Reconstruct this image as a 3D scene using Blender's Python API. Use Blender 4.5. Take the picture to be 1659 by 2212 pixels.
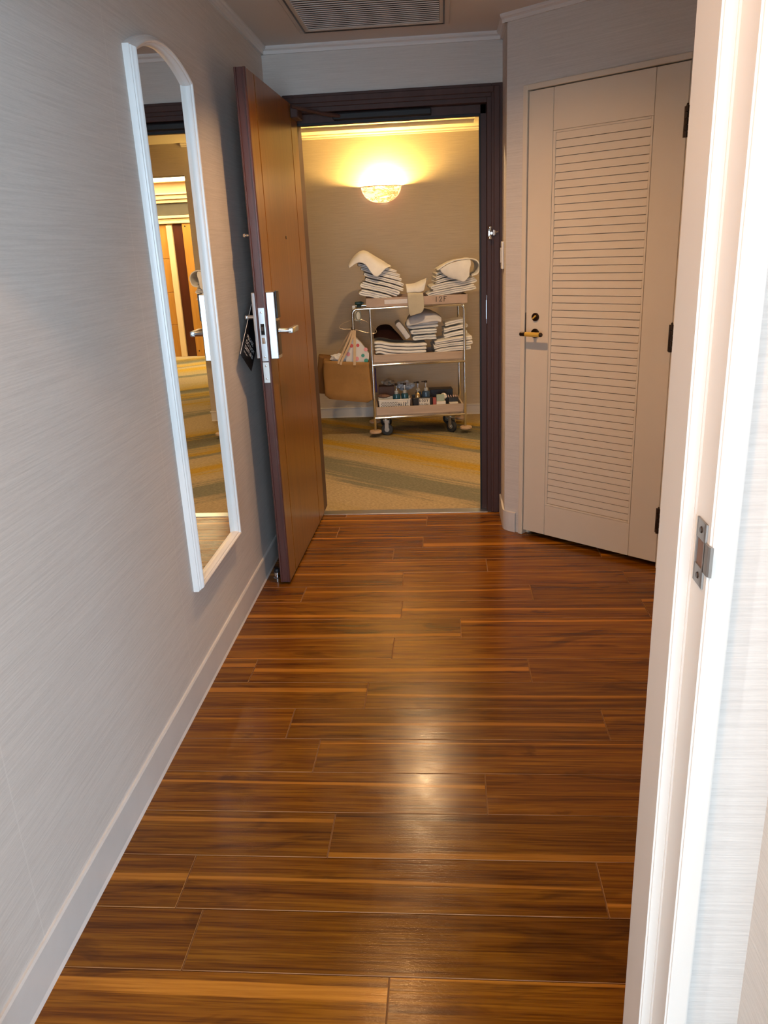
import bpy, bmesh, math, random
from mathutils import Vector, Matrix, Euler, noise

random.seed(7)
for o in list(bpy.data.objects):
    bpy.data.objects.remove(o)
SC = bpy.context.scene
COL = SC.collection
R = math.radians

# ------------------------------------------------------------------ camera
F_PX, CX, CY, CAM_H = 1700.0, 829.5, 1106.0, 1.5
def _unit(v):
    return Vector(v).normalized()
_d = _unit((958 - CX, 525 - CY, F_PX))                 # corridor direction seen by the camera
_v = _unit((1062 - CX, 6300 - CY, F_PX))
_v = (_v - _d * _v.dot(_d)).normalized()
_up = -_v
_x = _d.cross(_up)
if _x[0] < 0:
    _x = -_x
AX = (_x, _d, _up)                                     # world axes in camera coordinates (x right, y down, z forward)
cam_d = bpy.data.cameras.new('camera')
cam = bpy.data.objects.new('camera', cam_d)
COL.objects.link(cam)
rgt = Vector((AX[0][0], AX[1][0], AX[2][0]))
dwn = Vector((AX[0][1], AX[1][1], AX[2][1]))
fwd = Vector((AX[0][2], AX[1][2], AX[2][2]))
m = Matrix((rgt, -dwn, -fwd)).transposed().to_4x4()
m.translation = (0, 0, CAM_H)
cam.matrix_world = m
cam_d.sensor_fit = 'HORIZONTAL'
cam_d.sensor_width = 36.0
cam_d.lens = 36.0 * F_PX / 1659.0
cam_d.clip_start = 0.02
SC.camera = cam

# ------------------------------------------------------------------ world: daylight for the bedroom window
world = bpy.data.worlds.new('sky')
SC.world = world
world.use_nodes = True
bg = world.node_tree.nodes['Background']
bg.inputs[0].default_value = (0.63, 0.81, 1.0, 1)
bg.inputs[1].default_value = 14.5

# window portal in the bedroom wall behind the camera (real opening, see window_1)
WIN = (-0.86, 4.50, 0.30, 2.30, -3.6)                   # x0, x1, z0, z1, y
pl = bpy.data.lights.new('window_portal', 'AREA')
pl.shape = 'RECTANGLE'
pl.size, pl.size_y = WIN[1] - WIN[0], WIN[3] - WIN[2]
pl.cycles.is_portal = True
po = bpy.data.objects.new('window_portal', pl)
po.location = ((WIN[0] + WIN[1]) / 2, WIN[4], (WIN[2] + WIN[3]) / 2)
po.rotation_euler = (R(90), 0, 0)                      # faces +y into the room
po.rotation_euler = Vector((0, 1, 0)).to_track_quat('-Z', 'Z').to_euler()
COL.objects.link(po)

WARM = (1.0, 0.55, 0.23)
WARM_HALL = (1.0, 0.66, 0.34)
E_ENTRY, E_HALL, E_BULB, E_LOBBY, E_PASS_FILL = 1380.0, 620.0, 2100.0, 10.0, 760.0

SC.view_settings.view_transform = 'Standard'
SC.view_settings.look = 'None'
SC.view_settings.exposure = 0.30
SC.view_settings.gamma = 1.0
SC.view_settings.use_curve_mapping = False
SC.cycles.use_denoising = True
SC.cycles.max_bounces = 10
SC.cycles.diffuse_bounces = 5
SC.cycles.glossy_bounces = 5
SC.cycles.transmission_bounces = 6
SC.cycles.sample_clamp_indirect = 6.0
SC.cycles.caustics_reflective = True
SC.cycles.blur_glossy = 1.0

# ------------------------------------------------------------------ helpers
def pray(u, v):
    c = Vector((u - CX, v - CY, F_PX))
    return Vector((AX[0].dot(c), AX[1].dot(c), AX[2].dot(c)))
def PY(u, v, y):
    r = pray(u, v)
    return r * (y / r.y) + Vector((0, 0, CAM_H))
def PX(u, v, x):
    r = pray(u, v)
    return r * (x / r.x) + Vector((0, 0, CAM_H))
def PZ(u, v, z=0.0):
    r = pray(u, v)
    return r * ((z - CAM_H) / r.z) + Vector((0, 0, CAM_H))

def rename_free(name):
    return name

class MB:
    """collects shapes for ONE mesh"""
    def __init__(s):
        s.bm = bmesh.new()
    def box(s, lo, hi, bev=0.0, seg=2):
        c = [(a + b) / 2 for a, b in zip(lo, hi)]
        d = [abs(b - a) for a, b in zip(lo, hi)]
        r = bmesh.ops.create_cube(s.bm, size=1.0)
        vs = r['verts']
        for q in vs:
            q.co = Vector((q.co.x * d[0] + c[0], q.co.y * d[1] + c[1], q.co.z * d[2] + c[2]))
        if bev > 0:
            es = list({e for q in vs for e in q.link_edges})
            bmesh.ops.bevel(s.bm, geom=es, offset=bev, segments=seg, profile=0.5, affect='EDGES')
        return s
    def poly_prism(s, pts, z0, z1):
        a = [s.bm.verts.new((p[0], p[1], z0)) for p in pts]
        b = [s.bm.verts.new((p[0], p[1], z1)) for p in pts]
        n = len(pts)
        s.bm.faces.new(a[::-1]); s.bm.faces.new(b)
        for i in range(n):
            s.bm.faces.new((a[i], a[(i + 1) % n], b[(i + 1) % n], b[i]))
        return s
    def extrude_profile(s, prof, p0, p1, ux, uy, close=True):
        """2D profile (a,b) placed at p0+a*ux+b*uy and swept straight to p1"""
        p0, p1, ux, uy = map(Vector, (p0, p1, ux, uy))
        A = [s.bm.verts.new(p0 + ux * a + uy * b) for a, b in prof]
        B = [s.bm.verts.new(p1 + ux * a + uy * b) for a, b in prof]
        n = len(prof)
        for i in range(n):
            s.bm.faces.new((A[i], A[(i + 1) % n], B[(i + 1) % n], B[i]))
        s.bm.faces.new(A[::-1]); s.bm.faces.new(B)
        return s
    def tube(s, pts, r, seg=10, cap=True, radii=None):
        pts = [Vector(p) for p in pts]
        rings = []
        prev = None
        for i, p in enumerate(pts):
            t = (pts[min(i + 1, len(pts) - 1)] - pts[max(i - 1, 0)]).normalized()
            if prev is None:
                ref = Vector((0, 0, 1)) if abs(t.z) < 0.9 else Vector((1, 0, 0))
                n = t.cross(ref).normalized()
            else:
                n = (prev - t * prev.dot(t))
                n = n.normalized() if n.length > 1e-6 else t.orthogonal().normalized()
            prev = n
            b = t.cross(n)
            rr = radii[i] if radii else r
            rings.append([s.bm.verts.new(p + (n * math.cos(k * 2 * math.pi / seg) + b * math.sin(k * 2 * math.pi / seg)) * rr) for k in range(seg)])
        for A, B in zip(rings, rings[1:]):
            for k in range(seg):
                s.bm.faces.new((A[k], A[(k + 1) % seg], B[(k + 1) % seg], B[k]))
        if cap:
            s.bm.faces.new(rings[0][::-1]); s.bm.faces.new(rings[-1])
        return s
    def lathe(s, prof, c=(0, 0, 0), seg=24, axis='Z', a0=0.0, a1=2 * math.pi):
        c = Vector(c)
        full = abs(a1 - a0 - 2 * math.pi) < 1e-6
        n = seg if full else seg + 1
        cols = []
        for k in range(n):
            a = a0 + (a1 - a0) * k / seg
            colv = []
            for r, h in prof:
                q = Vector((r * math.cos(a), r * math.sin(a), h))
                if axis == 'X': q = Vector((q.z, q.x, q.y))
                if axis == 'Y': q = Vector((q.x, q.z, q.y))
                colv.append(s.bm.verts.new(c + q))
            cols.append(colv)
        for k in range(seg):
            A, B = cols[k], cols[(k + 1) % n]
            for i in range(len(prof) - 1):
                vs = [A[i], B[i], B[i + 1], A[i + 1]]
                try: s.bm.faces.new(vs)
                except ValueError: pass
        bmesh.ops.remove_doubles(s.bm, verts=s.bm.verts, dist=1e-6)
        return s
    def disc(s, c, n, r, seg=20):
        n = Vector(n).normalized(); a = n.orthogonal().normalized(); b = n.cross(a)
        s.bm.faces.new([s.bm.verts.new(Vector(c) + (a * math.cos(k * 2 * math.pi / seg) + b * math.sin(k * 2 * math.pi / seg)) * r) for k in range(seg)])
        return s
    def quad(s, *p):
        s.bm.faces.new([s.bm.verts.new(q) for q in p]); return s
    def build(s, name, mat, parent=None, smooth=False, M=None, recalc=True):
        if recalc:
            bmesh.ops.recalc_face_normals(s.bm, faces=s.bm.faces)
        if M is not None:
            bmesh.ops.transform(s.bm, matrix=M, verts=s.bm.verts)
        me = bpy.data.meshes.new(name)
        s.bm.to_mesh(me); s.bm.free()
        o = bpy.data.objects.new(name, me)
        COL.objects.link(o)
        me.materials.append(MAT[mat] if isinstance(mat, str) else mat)
        if smooth:
            for p in me.polygons: p.use_smooth = True
            try: me.set_sharp_from_angle(angle=R(40))
            except Exception: pass
        if parent is not None: o.parent = parent
        return o

def recentre(o):
    """put a mesh thing's origin at the centre of its base (no parent)"""
    me = o.data
    xs = [v.co for v in me.vertices]
    c = Vector(((min(q.x for q in xs) + max(q.x for q in xs)) / 2, (min(q.y for q in xs) + max(q.y for q in xs)) / 2, min(q.z for q in xs)))
    me.transform(Matrix.Translation(-c))
    o.location = o.matrix_basis @ c
    return o

def tag(o, label=None, cat=None, group=None, kind=None):
    if label: o['label'] = label
    if cat: o['category'] = cat
    if group: o['group'] = group
    if kind: o['kind'] = kind
    return o
def struct(o, label=None):
    o['kind'] = 'structure'
    if label: o['label'] = label
    return o
def empty(name, loc=(0, 0, 0), rz=0.0):
    o = bpy.data.objects.new(name, None)
    COL.objects.link(o)
    o.location = loc; o.rotation_euler = (0, 0, rz)
    o.empty_display_size = 0.1
    return o

# ------------------------------------------------------------------ materials
MAT = {}
def mat(name, col, rough=0.5, metal=0.0, spec=None, coat=0.0, **k):
    m = bpy.data.materials.new(name); m.use_nodes = True
    b = m.node_tree.nodes['Principled BSDF']
    b.inputs['Base Color'].default_value = (*col, 1)
    b.inputs['Roughness'].default_value = rough
    b.inputs['Metallic'].default_value = metal
    if spec is not None: b.inputs['Specular IOR Level'].default_value = spec
    if coat: b.inputs['Coat Weight'].default_value = coat
    MAT[name] = m
    return m
def nodes(m):
    return m.node_tree.nodes, m.node_tree.links, m.node_tree.nodes['Principled BSDF']
def noise_node(m, scale, vec=None, detail=4.0, rough=0.55, coords='Object', dim_scale=(1, 1, 1)):
    N, L, b = nodes(m)
    if coords == 'World':
        tc = N.new('ShaderNodeNewGeometry'); out = tc.outputs['Position']
    else:
        tc = N.new('ShaderNodeTexCoord'); out = tc.outputs[coords]
    mp = N.new('ShaderNodeMapping'); mp.inputs['Scale'].default_value = dim_scale
    L.new(out, mp.inputs[0])
    n = N.new('ShaderNodeTexNoise'); n.inputs['Scale'].default_value = scale
    n.inputs['Detail'].default_value = detail; n.inputs['Roughness'].default_value = rough
    L.new(mp.outputs[0], n.inputs['Vector'])
    return n, mp
def ramp(m, fac, stops):
    N, L, b = nodes(m)
    r = N.new('ShaderNodeValToRGB')
    cr = r.color_ramp
    while len(cr.elements) < len(stops): cr.elements.new(0.5)
    for e, (p, c) in zip(cr.elements, stops):
        e.position = p; e.color = (*c, 1)
    L.new(fac, r.inputs[0])
    return r
def bump(m, height, strength=0.3, dist=0.002, prev=None):
    N, L, b = nodes(m)
    bp = N.new('ShaderNodeBump'); bp.inputs['Strength'].default_value = strength; bp.inputs['Distance'].default_value = dist
    L.new(height, bp.inputs['Height'])
    if prev is not None: L.new(prev.outputs[0], bp.inputs['Normal'])
    L.new(bp.outputs[0], b.inputs['Normal'])
    return bp
def vary(name, c0, c1, scale=6, dim=(1, 1, 1), rough=0.5, coords='Object', bmp=0.0, bdist=0.002, metal=0.0, lo=0.3, hi=0.7, detail=4, **k):
    m = mat(name, c0, rough, metal, **k)
    N, L, b = nodes(m)
    n, _ = noise_node(m, scale, coords=coords, dim_scale=dim, detail=detail)
    r = ramp(m, n.outputs['Fac'], [(lo, c0), (hi, c1)])
    L.new(r.outputs[0], b.inputs['Base Color'])
    if bmp: bump(m, n.outputs['Fac'], bmp, bdist)
    return m

def wallpaper(name, c0, c1, seams=None):
    m = mat(name, c0, 0.75, spec=0.25)
    N, L, b = nodes(m)
    n1, _ = noise_node(m, 1.0, coords='World', dim_scale=(5, 5, 260), detail=3, rough=0.6)
    n2, _ = noise_node(m, 1.0, coords='World', dim_scale=(60, 60, 500), detail=2)
    mx = N.new('ShaderNodeMath'); mx.operation = 'MULTIPLY_ADD'
    L.new(n2.outputs['Fac'], mx.inputs[0]); mx.inputs[1].default_value = 0.35
    L.new(n1.outputs['Fac'], mx.inputs[2])
    r = ramp(m, mx.outputs[0], [(0.42, c0), (0.88, c1)])
    col = r.outputs[0]
    if seams:
        g = N.new('ShaderNodeNewGeometry'); sx = N.new('ShaderNodeSeparateXYZ'); L.new(g.outputs['Position'], sx.inputs[0])
        acc = None
        for y0 in seams:
            a = N.new('ShaderNodeMath'); a.operation = 'SUBTRACT'; L.new(sx.outputs['Y'], a.inputs[0]); a.inputs[1].default_value = y0
            ab = N.new('ShaderNodeMath'); ab.operation = 'ABSOLUTE'; L.new(a.outputs[0], ab.inputs[0])
            lt = N.new('ShaderNodeMath'); lt.operation = 'LESS_THAN'; L.new(ab.outputs[0], lt.inputs[0]); lt.inputs[1].default_value = 0.0022
            if acc is None: acc = lt
            else:
                ad = N.new('ShaderNodeMath'); ad.operation = 'ADD'; L.new(acc.outputs[0], ad.inputs[0]); L.new(lt.outputs[0], ad.inputs[1]); acc = ad
        mxc = N.new('ShaderNodeMix'); mxc.data_type = 'RGBA'
        f = N.new('ShaderNodeMath'); f.operation = 'MULTIPLY'; L.new(acc.outputs[0], f.inputs[0]); f.inputs[1].default_value = 0.22
        L.new(f.outputs[0], mxc.inputs[0]); L.new(col, mxc.inputs[6]); mxc.inputs[7].default_value = (0.86, 0.83, 0.78, 1)
        col = mxc.outputs[2]
    L.new(col, b.inputs['Base Color'])
    bump(m, mx.outputs[0], 0.35, 0.0016)
    return m

wallpaper('wallpaper', (0.60, 0.565, 0.53), (0.71, 0.67, 0.63), seams=(1.262, 2.333, 3.405))
wallpaper('hall_wallpaper', (0.45, 0.39, 0.32), (0.57, 0.50, 0.41))
vary('ceiling_paint', (0.62, 0.58, 0.54), (0.66, 0.62, 0.58), 300, rough=0.9, bmp=0.15)
vary('hall_ceiling', (0.78, 0.72, 0.62), (0.82, 0.76, 0.66), 300, rough=0.9, bmp=0.15)
mat('white_trim', (0.78, 0.76, 0.74), 0.35)
mat('crown_white', (0.74, 0.72, 0.70), 0.45)
vary('base_vinyl', (0.66, 0.64, 0.62), (0.71, 0.69, 0.67), 8, rough=0.4)
vary('closet_paint', (0.72, 0.64, 0.53), (0.75, 0.67, 0.56), 3, rough=0.45, spec=0.35)
mat('jamb_paint', (0.72, 0.665, 0.61), 0.35)
vary('frame_brown', (0.062, 0.028, 0.023), (0.078, 0.036, 0.029), 4, dim=(8, 8, 0.6), rough=0.48, spec=0.3)
mat('black_rubber', (0.006, 0.006, 0.008), 0.55)
mat('chrome', (0.72, 0.72, 0.72), 0.10, 1.0)
mat('satin_steel', (0.58, 0.60, 0.62), 0.28, 1.0)
mat('dark_bronze', (0.06, 0.04, 0.03), 0.32, 0.9)
mat('brass_yellow', (0.85, 0.55, 0.10), 0.3, 0.25)
mat('dark_void', (0.01, 0.01, 0.01), 0.9)
mat('black_card', (0.012, 0.012, 0.014), 0.35)
mat('white_print', (0.8, 0.8, 0.8), 0.6)
mat('black_ink', (0.015, 0.012, 0.012), 0.7)
mat('mirror_glass', (0.93, 0.95, 0.94), 0.0, 1.0)
vary('mirror_frame_paint', (0.80, 0.80, 0.79), (0.84, 0.84, 0.83), 5, rough=0.28)
vary('vent_plastic', (0.56, 0.52, 0.46), (0.60, 0.55, 0.49), 10, rough=0.5)
mat('vent_slat', (0.78, 0.74, 0.70), 0.4)

# entry door veneer: vertical fine grain
m = mat('door_veneer', (0.28, 0.11, 0.03), 0.30, spec=0.4)
N, L, b = nodes(m)
n1, _ = noise_node(m, 1.0, dim_scale=(40, 40, 1.6), detail=5)
n2, _ = noise_node(m, 1.0, dim_scale=(240, 240, 6), detail=2)
mx = N.new('ShaderNodeMath'); mx.operation = 'MULTIPLY_ADD'; L.new(n2.outputs['Fac'], mx.inputs[0]); mx.inputs[1].default_value = 0.4; L.new(n1.outputs['Fac'], mx.inputs[2])
r = ramp(m, mx.outputs[0], [(0.40, (0.165, 0.058, 0.006)), (0.68, (0.228, 0.083, 0.009)), (0.92, (0.285, 0.108, 0.014))])
L.new(r.outputs[0], b.inputs['Base Color'])
vary('door_edge', (0.075, 0.026, 0.022), (0.10, 0.036, 0.030), 3, dim=(60, 60, 2), rough=0.33, coat=0.2)

# floor planks (vinyl wood): grain runs along local x, different on every plank
m = mat('plank_wood', (0.2, 0.08, 0.02), 0.3, spec=0.32)
N, L, b = nodes(m)
oi = N.new('ShaderNodeObjectInfo')
tc = N.new('ShaderNodeTexCoord')
off = N.new('ShaderNodeVectorMath'); off.operation = 'SCALE'; off.inputs[0].default_value = (37.0, 91.0, 13.0)
L.new(oi.outputs['Random'], off.inputs['Scale'])
add = N.new('ShaderNodeVectorMath'); add.operation = 'ADD'
L.new(tc.outputs['Object'], add.inputs[0]); L.new(off.outputs[0], add.inputs[1])
def mapped(scale):
    mp = N.new('ShaderNodeMapping'); mp.inputs['Scale'].default_value = scale; L.new(add.outputs[0], mp.inputs[0]); return mp
def nz(scale, detail, dist=0.0, rough=0.55):
    q = N.new('ShaderNodeTexNoise'); q.inputs['Scale'].default_value = 1.0; q.inputs['Detail'].default_value = detail
    q.inputs['Distortion'].default_value = dist; q.inputs['Roughness'].default_value = rough
    L.new(mapped(scale).outputs[0], q.inputs['Vector']); return q
band = nz((0.35, 11.0, 1.0), 1.5, 0.15)
mid = nz((1.6, 42.0, 1.0), 4.0, 0.6)
fine = nz((5.0, 190.0, 1.0), 3.0, 0.3)
knot = nz((2.4, 9.0, 1.0), 3.0, 1.6)
c_mid = ramp(m, mid.outputs['Fac'], [(0.28, (0.080, 0.020, 0.001)), (0.46, (0.172, 0.057, 0.0026)), (0.66, (0.245, 0.094, 0.005))])
c_fine = ramp(m, fine.outputs['Fac'], [(0.34, (0.60, 0.54, 0.50)), (0.58, (1.06, 1.06, 1.06))])
mul = N.new('ShaderNodeMix'); mul.data_type = 'RGBA'; mul.blend_type = 'MULTIPLY'; mul.inputs[0].default_value = 1.0
L.new(c_mid.outputs[0], mul.inputs[6]); L.new(c_fine.outputs[0], mul.inputs[7])
c_knot = ramp(m, knot.outputs['Fac'], [(0.30, (0.45, 0.38, 0.35)), (0.42, (1.0, 1.0, 1.0))])
mul2 = N.new('ShaderNodeMix'); mul2.data_type = 'RGBA'; mul2.blend_type = 'MULTIPLY'; mul2.inputs[0].default_value = 0.8
L.new(mul.outputs[2], mul2.inputs[6]); L.new(c_knot.outputs[0], mul2.inputs[7])
def mt_(op, a_, b__=None, c__=None):
    q = N.new('ShaderNodeMath'); q.operation = op
    for i_, v_ in enumerate((a_, b__, c__)):
        if v_ is None: continue
        if isinstance(v_, (int, float)): q.inputs[i_].default_value = v_
        else: L.new(v_, q.inputs[i_])
    return q.outputs[0]
sxy = N.new('ShaderNodeSeparateXYZ'); L.new(tc.outputs['Object'], sxy.inputs[0])
r2 = mt_('FRACT', mt_('MULTIPLY', oi.outputs['Random'], 17.31))
r3 = mt_('FRACT', mt_('MULTIPLY', oi.outputs['Random'], 71.7))
cen = mt_('MULTIPLY_ADD', r2, 0.23, -0.135)
hwid = mt_('MULTIPLY_ADD', r3, 0.021, 0.002)
dist = mt_('ABSOLUTE', mt_('SUBTRACT', mt_('ADD', sxy.outputs['Y'], mt_('MULTIPLY', mt_('SUBTRACT', band.outputs['Fac'], 0.5), 0.10)), cen))
sapv = mt_('DIVIDE', mt_('SUBTRACT', hwid, dist), 0.006)
sap = ramp(m, mt_('ADD', sapv, mt_('MULTIPLY', mt_('SUBTRACT', fine.outputs['Fac'], 0.5), 1.2)), [(0.1, (0, 0, 0)), (0.9, (1, 1, 1))])
sapmix = N.new('ShaderNodeMix'); sapmix.data_type = 'RGBA'
sf = N.new('ShaderNodeMath'); sf.operation = 'MULTIPLY'; sf.inputs[1].default_value = 0.80
L.new(sap.outputs[0], sf.inputs[0]); L.new(sf.outputs[0], sapmix.inputs[0])
sapc = ramp(m, fine.outputs['Fac'], [(0.3, (0.36, 0.135, 0.012)), (0.7, (0.50, 0.205, 0.022))])
L.new(mul2.outputs[2], sapmix.inputs[6]); L.new(sapc.outputs[0], sapmix.inputs[7])
hs = N.new('ShaderNodeHueSaturation')
vmap = N.new('ShaderNodeMapRange'); vmap.inputs[3].default_value = 0.84; vmap.inputs[4].default_value = 1.14
L.new(oi.outputs['Random'], vmap.inputs[0]); L.new(vmap.outputs[0], hs.inputs['Value']); L.new(sapmix.outputs[2], hs.inputs['Color'])
L.new(hs.outputs[0], b.inputs['Base Color'])
wear, _ = noise_node(m, 1.0, coords='World', dim_scale=(9, 9, 9), detail=5, rough=0.7)
rr = N.new('ShaderNodeMapRange'); rr.inputs[1].default_value = 0.3; rr.inputs[2].default_value = 0.7; rr.inputs[3].default_value = 0.15; rr.inputs[4].default_value = 0.27
L.new(wear.outputs['Fac'], rr.inputs[0]); L.new(rr.outputs[0], b.inputs['Roughness'])
tick = nz((120.0, 420.0, 1.0), 2.0)
hsum = N.new('ShaderNodeMath'); hsum.operation = 'MULTIPLY_ADD'; L.new(tick.outputs['Fac'], hsum.inputs[0]); hsum.inputs[1].default_value = 0.6; L.new(fine.outputs['Fac'], hsum.inputs[2])
bump(m, hsum.outputs[0], 0.34, 0.0008)
vary('plank_bevel', (0.20, 0.08, 0.018), (0.36, 0.17, 0.05), 7, rough=0.5)
vary('subfloor', (0.30, 0.15, 0.06), (0.36, 0.19, 0.08), 5, rough=0.7)

# corridor carpet: broad diagonal brush strokes, ochre / grey / beige
m = mat('carpet', (0.4, 0.3, 0.15), 0.95, spec=0.05)
N, L, b = nodes(m)
g = N.new('ShaderNodeNewGeometry')
rot = N.new('ShaderNodeMapping'); rot.vector_type = 'POINT'; rot.inputs['Rotation'].default_value = (0, 0, R(34.8)); rot.inputs['Scale'].default_value = (1, 1, 1)
L.new(g.outputs['Position'], rot.inputs[0])
def cn(scale, detail, dist):
    mp = N.new('ShaderNodeMapping'); mp.inputs['Scale'].default_value = scale; L.new(rot.outputs[0], mp.inputs[0])
    q = N.new('ShaderNodeTexNoise'); q.inputs['Scale'].default_value = 1; q.inputs['Detail'].default_value = detail; q.inputs['Distortion'].default_value = dist; q.inputs['Roughness'].default_value = 0.6
    L.new(mp.outputs[0], q.inputs['Vector']); return q
st = cn((0.5, 2.6, 1), 5, 0.25)
fib = cn((0.9, 24.0, 1), 4, 0.4)
sepx = N.new('ShaderNodeSeparateXYZ'); L.new(rot.outputs[0], sepx.inputs[0])
def mth(op, a_, b__=None, c__=None):
    q = N.new('ShaderNodeMath'); q.operation = op
    for i_, v_ in enumerate((a_, b__, c__)):
        if v_ is None: continue
        if isinstance(v_, (int, float)): q.inputs[i_].default_value = v_
        else: L.new(v_, q.inputs[i_])
    return q.outputs[0]
pp = mth('ADD', sepx.outputs['Y'], mth('MULTIPLY', mth('SUBTRACT', st.outputs['Fac'], 0.5), 0.75))
pp = mth('ADD', pp, mth('MULTIPLY', mth('SUBTRACT', fib.outputs['Fac'], 0.5), 0.45))
pp = mth('FRACT', mth('DIVIDE', mth('SUBTRACT', pp, 3.4), 2.6))
BE, TN, OC, GR, DG = (0.46, 0.36, 0.22), (0.43, 0.33, 0.16), (0.47, 0.295, 0.045), (0.22, 0.21, 0.155), (0.15, 0.135, 0.09)
cr_ = ramp(m, pp, [(0.0, BE), (0.16, BE), (0.205, GR), (0.265, GR), (0.31, BE), (0.40, TN), (0.425, OC), (0.455, OC), (0.49, TN), (0.56, BE), (0.60, GR), (0.64, OC), (0.68, TN), (0.72, GR), (0.80, DG), (0.85, OC), (0.92, TN), (1.0, BE)])
pile = cn((45, 130, 60), 3, 0)
pr = ramp(m, pile.outputs['Fac'], [(0.3, (0.62, 0.62, 0.62)), (0.7, (1.12, 1.12, 1.12))])
mu = N.new('ShaderNodeMix'); mu.data_type = 'RGBA'; mu.blend_type = 'MULTIPLY'; mu.inputs[0].default_value = 1
L.new(cr_.outputs[0], mu.inputs[6]); L.new(pr.outputs[0], mu.inputs[7]); L.new(mu.outputs[2], b.inputs['Base Color'])
bump(m, pile.outputs['Fac'], 0.6, 0.004)
vary('room_carpet', (0.40, 0.36, 0.30), (0.46, 0.42, 0.36), 60, rough=0.95)

# lobby wood and stone
vary('lobby_wood', (0.42, 0.19, 0.035), (0.50, 0.24, 0.05), 3, dim=(12, 12, 1), rough=0.4)
vary('lobby_dark_wood', (0.060, 0.013, 0.006), (0.08, 0.018, 0.008), 3, dim=(14, 14, 1), rough=0.35)
vary('lobby_cream', (0.72, 0.54, 0.32), (0.78, 0.60, 0.36), 4, rough=0.5)
vary('lobby_band', (0.06, 0.05, 0.035), (0.08, 0.065, 0.045), 5, rough=0.5)

# cloth etc.
def cloth(name, c, sc=220, strength=0.35):
    m = mat(name, c, 0.92, spec=0.1)
    N, L, b = nodes(m)
    n, _ = noise_node(m, sc, detail=2)
    n2, _ = noise_node(m, 9, detail=3)
    c0 = tuple(q * 0.86 for q in c)
    r = ramp(m, n2.outputs['Fac'], [(0.3, c0), (0.65, c)])
    L.new(r.outputs[0], b.inputs['Base Color'])
    b1 = bump(m, n2.outputs['Fac'], 0.5, 0.012)
    b2 = bump(m, n.outputs['Fac'], strength, 0.002, b1)
    return m
cloth('towel_white', (0.86, 0.86, 0.87))
cloth('towel_blue', (0.76, 0.80, 0.86))
cloth('towel_grey', (0.66, 0.66, 0.70))
cloth('dark_cloth', (0.022, 0.008, 0.007))
cloth('jute', (0.36, 0.20, 0.075), 420, 0.6)
cloth('jute_dark', (0.25, 0.13, 0.05), 420, 0.6)
cloth('strap_cream', (0.62, 0.46, 0.30))
cloth('waffle_cloth', (0.56, 0.52, 0.42), 160, 0.8)
mat('blue_strip', (0.03, 0.02, 0.10), 0.7)
vary('tray_board', (0.45, 0.35, 0.28), (0.52, 0.41, 0.33), 6, dim=(1, 8, 8), rough=0.65)
vary('box_board', (0.42, 0.32, 0.27), (0.52, 0.40, 0.34), 9, rough=0.7)
mat('sticker', (0.72, 0.70, 0.74), 0.5)
mat('white_plastic', (0.78, 0.77, 0.74), 0.4)
mat('black_plastic', (0.02, 0.018, 0.02), 0.4)
mat('paper_white', (0.80, 0.76, 0.70), 0.7)
mat('bottle_blue', (0.02, 0.085, 0.12), 0.25, coat=0.3)
mat('bottle_navy', (0.035, 0.075, 0.14), 0.25, coat=0.3)
mat('bottle_amber', (0.62, 0.42, 0.20), 0.22, 0.7)
mat('label_grey', (0.45, 0.47, 0.48), 0.5)
mat('tyre', (0.03, 0.032, 0.035), 0.6)
mat('zinc', (0.62, 0.63, 0.62), 0.35, 0.9)
mat('worn_steel', (0.34, 0.32, 0.30), 0.42, 0.85)
vary('bumper_tan', (0.50, 0.34, 0.21), (0.58, 0.40, 0.26), 8, rough=0.6)
mat('green_plastic', (0.01, 0.05, 0.03), 0.4)
mat('clear_plastic', (0.70, 0.72, 0.68), 0.2)
vary('crumpled_film', (0.42, 0.47, 0.55), (0.62, 0.66, 0.74), 30, rough=0.3, bmp=0.8, bdist=0.02)
vary('crumpled_tan', (0.30, 0.22, 0.15), (0.52, 0.44, 0.36), 30, rough=0.4, bmp=0.8, bdist=0.02)
vary('brown_box', (0.16, 0.085, 0.06), (0.21, 0.12, 0.085), 6, rough=0.7)
mat('green_packet', (0.38, 0.47, 0.38), 0.5)
mat('green_dark', (0.02, 0.09, 0.07), 0.5)
mat('pink_stick', (0.72, 0.48, 0.42), 0.5)
mat('red_packet', (0.45, 0.10, 0.08), 0.5)
mat('dot_red', (0.65, 0.08, 0.07), 0.5)
mat('dot_pink', (0.80, 0.33, 0.33), 0.5)
mat('dot_green', (0.05, 0.33, 0.25), 0.5)
mat('tote_white', (0.74, 0.70, 0.66), 0.5)
mat('hanger_wire', (0.62, 0.54, 0.46), 0.3, 0.8)
mat('grey_cord', (0.16, 0.18, 0.18), 0.5)

def emit(name, col, strength):
    m = bpy.data.materials.new(name); m.use_nodes = True
    N, L = m.node_tree.nodes, m.node_tree.links
    N.remove(N['Principled BSDF'])
    e = N.new('ShaderNodeEmission'); e.inputs[0].default_value = (*col, 1); e.inputs[1].default_value = strength
    L.new(e.outputs[0], N['Material Output'].inputs[0])
    MAT[name] = m
    return m
emit('entry_lamp', WARM, E_ENTRY)
emit('hall_lamp', WARM_HALL, E_HALL)
emit('passage_fill_lamp', (1.0, 0.52, 0.22), E_PASS_FILL)
emit('sconce_bulb', (1.0, 0.60, 0.15), E_BULB)
emit('lobby_lamp', (1.0, 0.78, 0.42), E_LOBBY)

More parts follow.
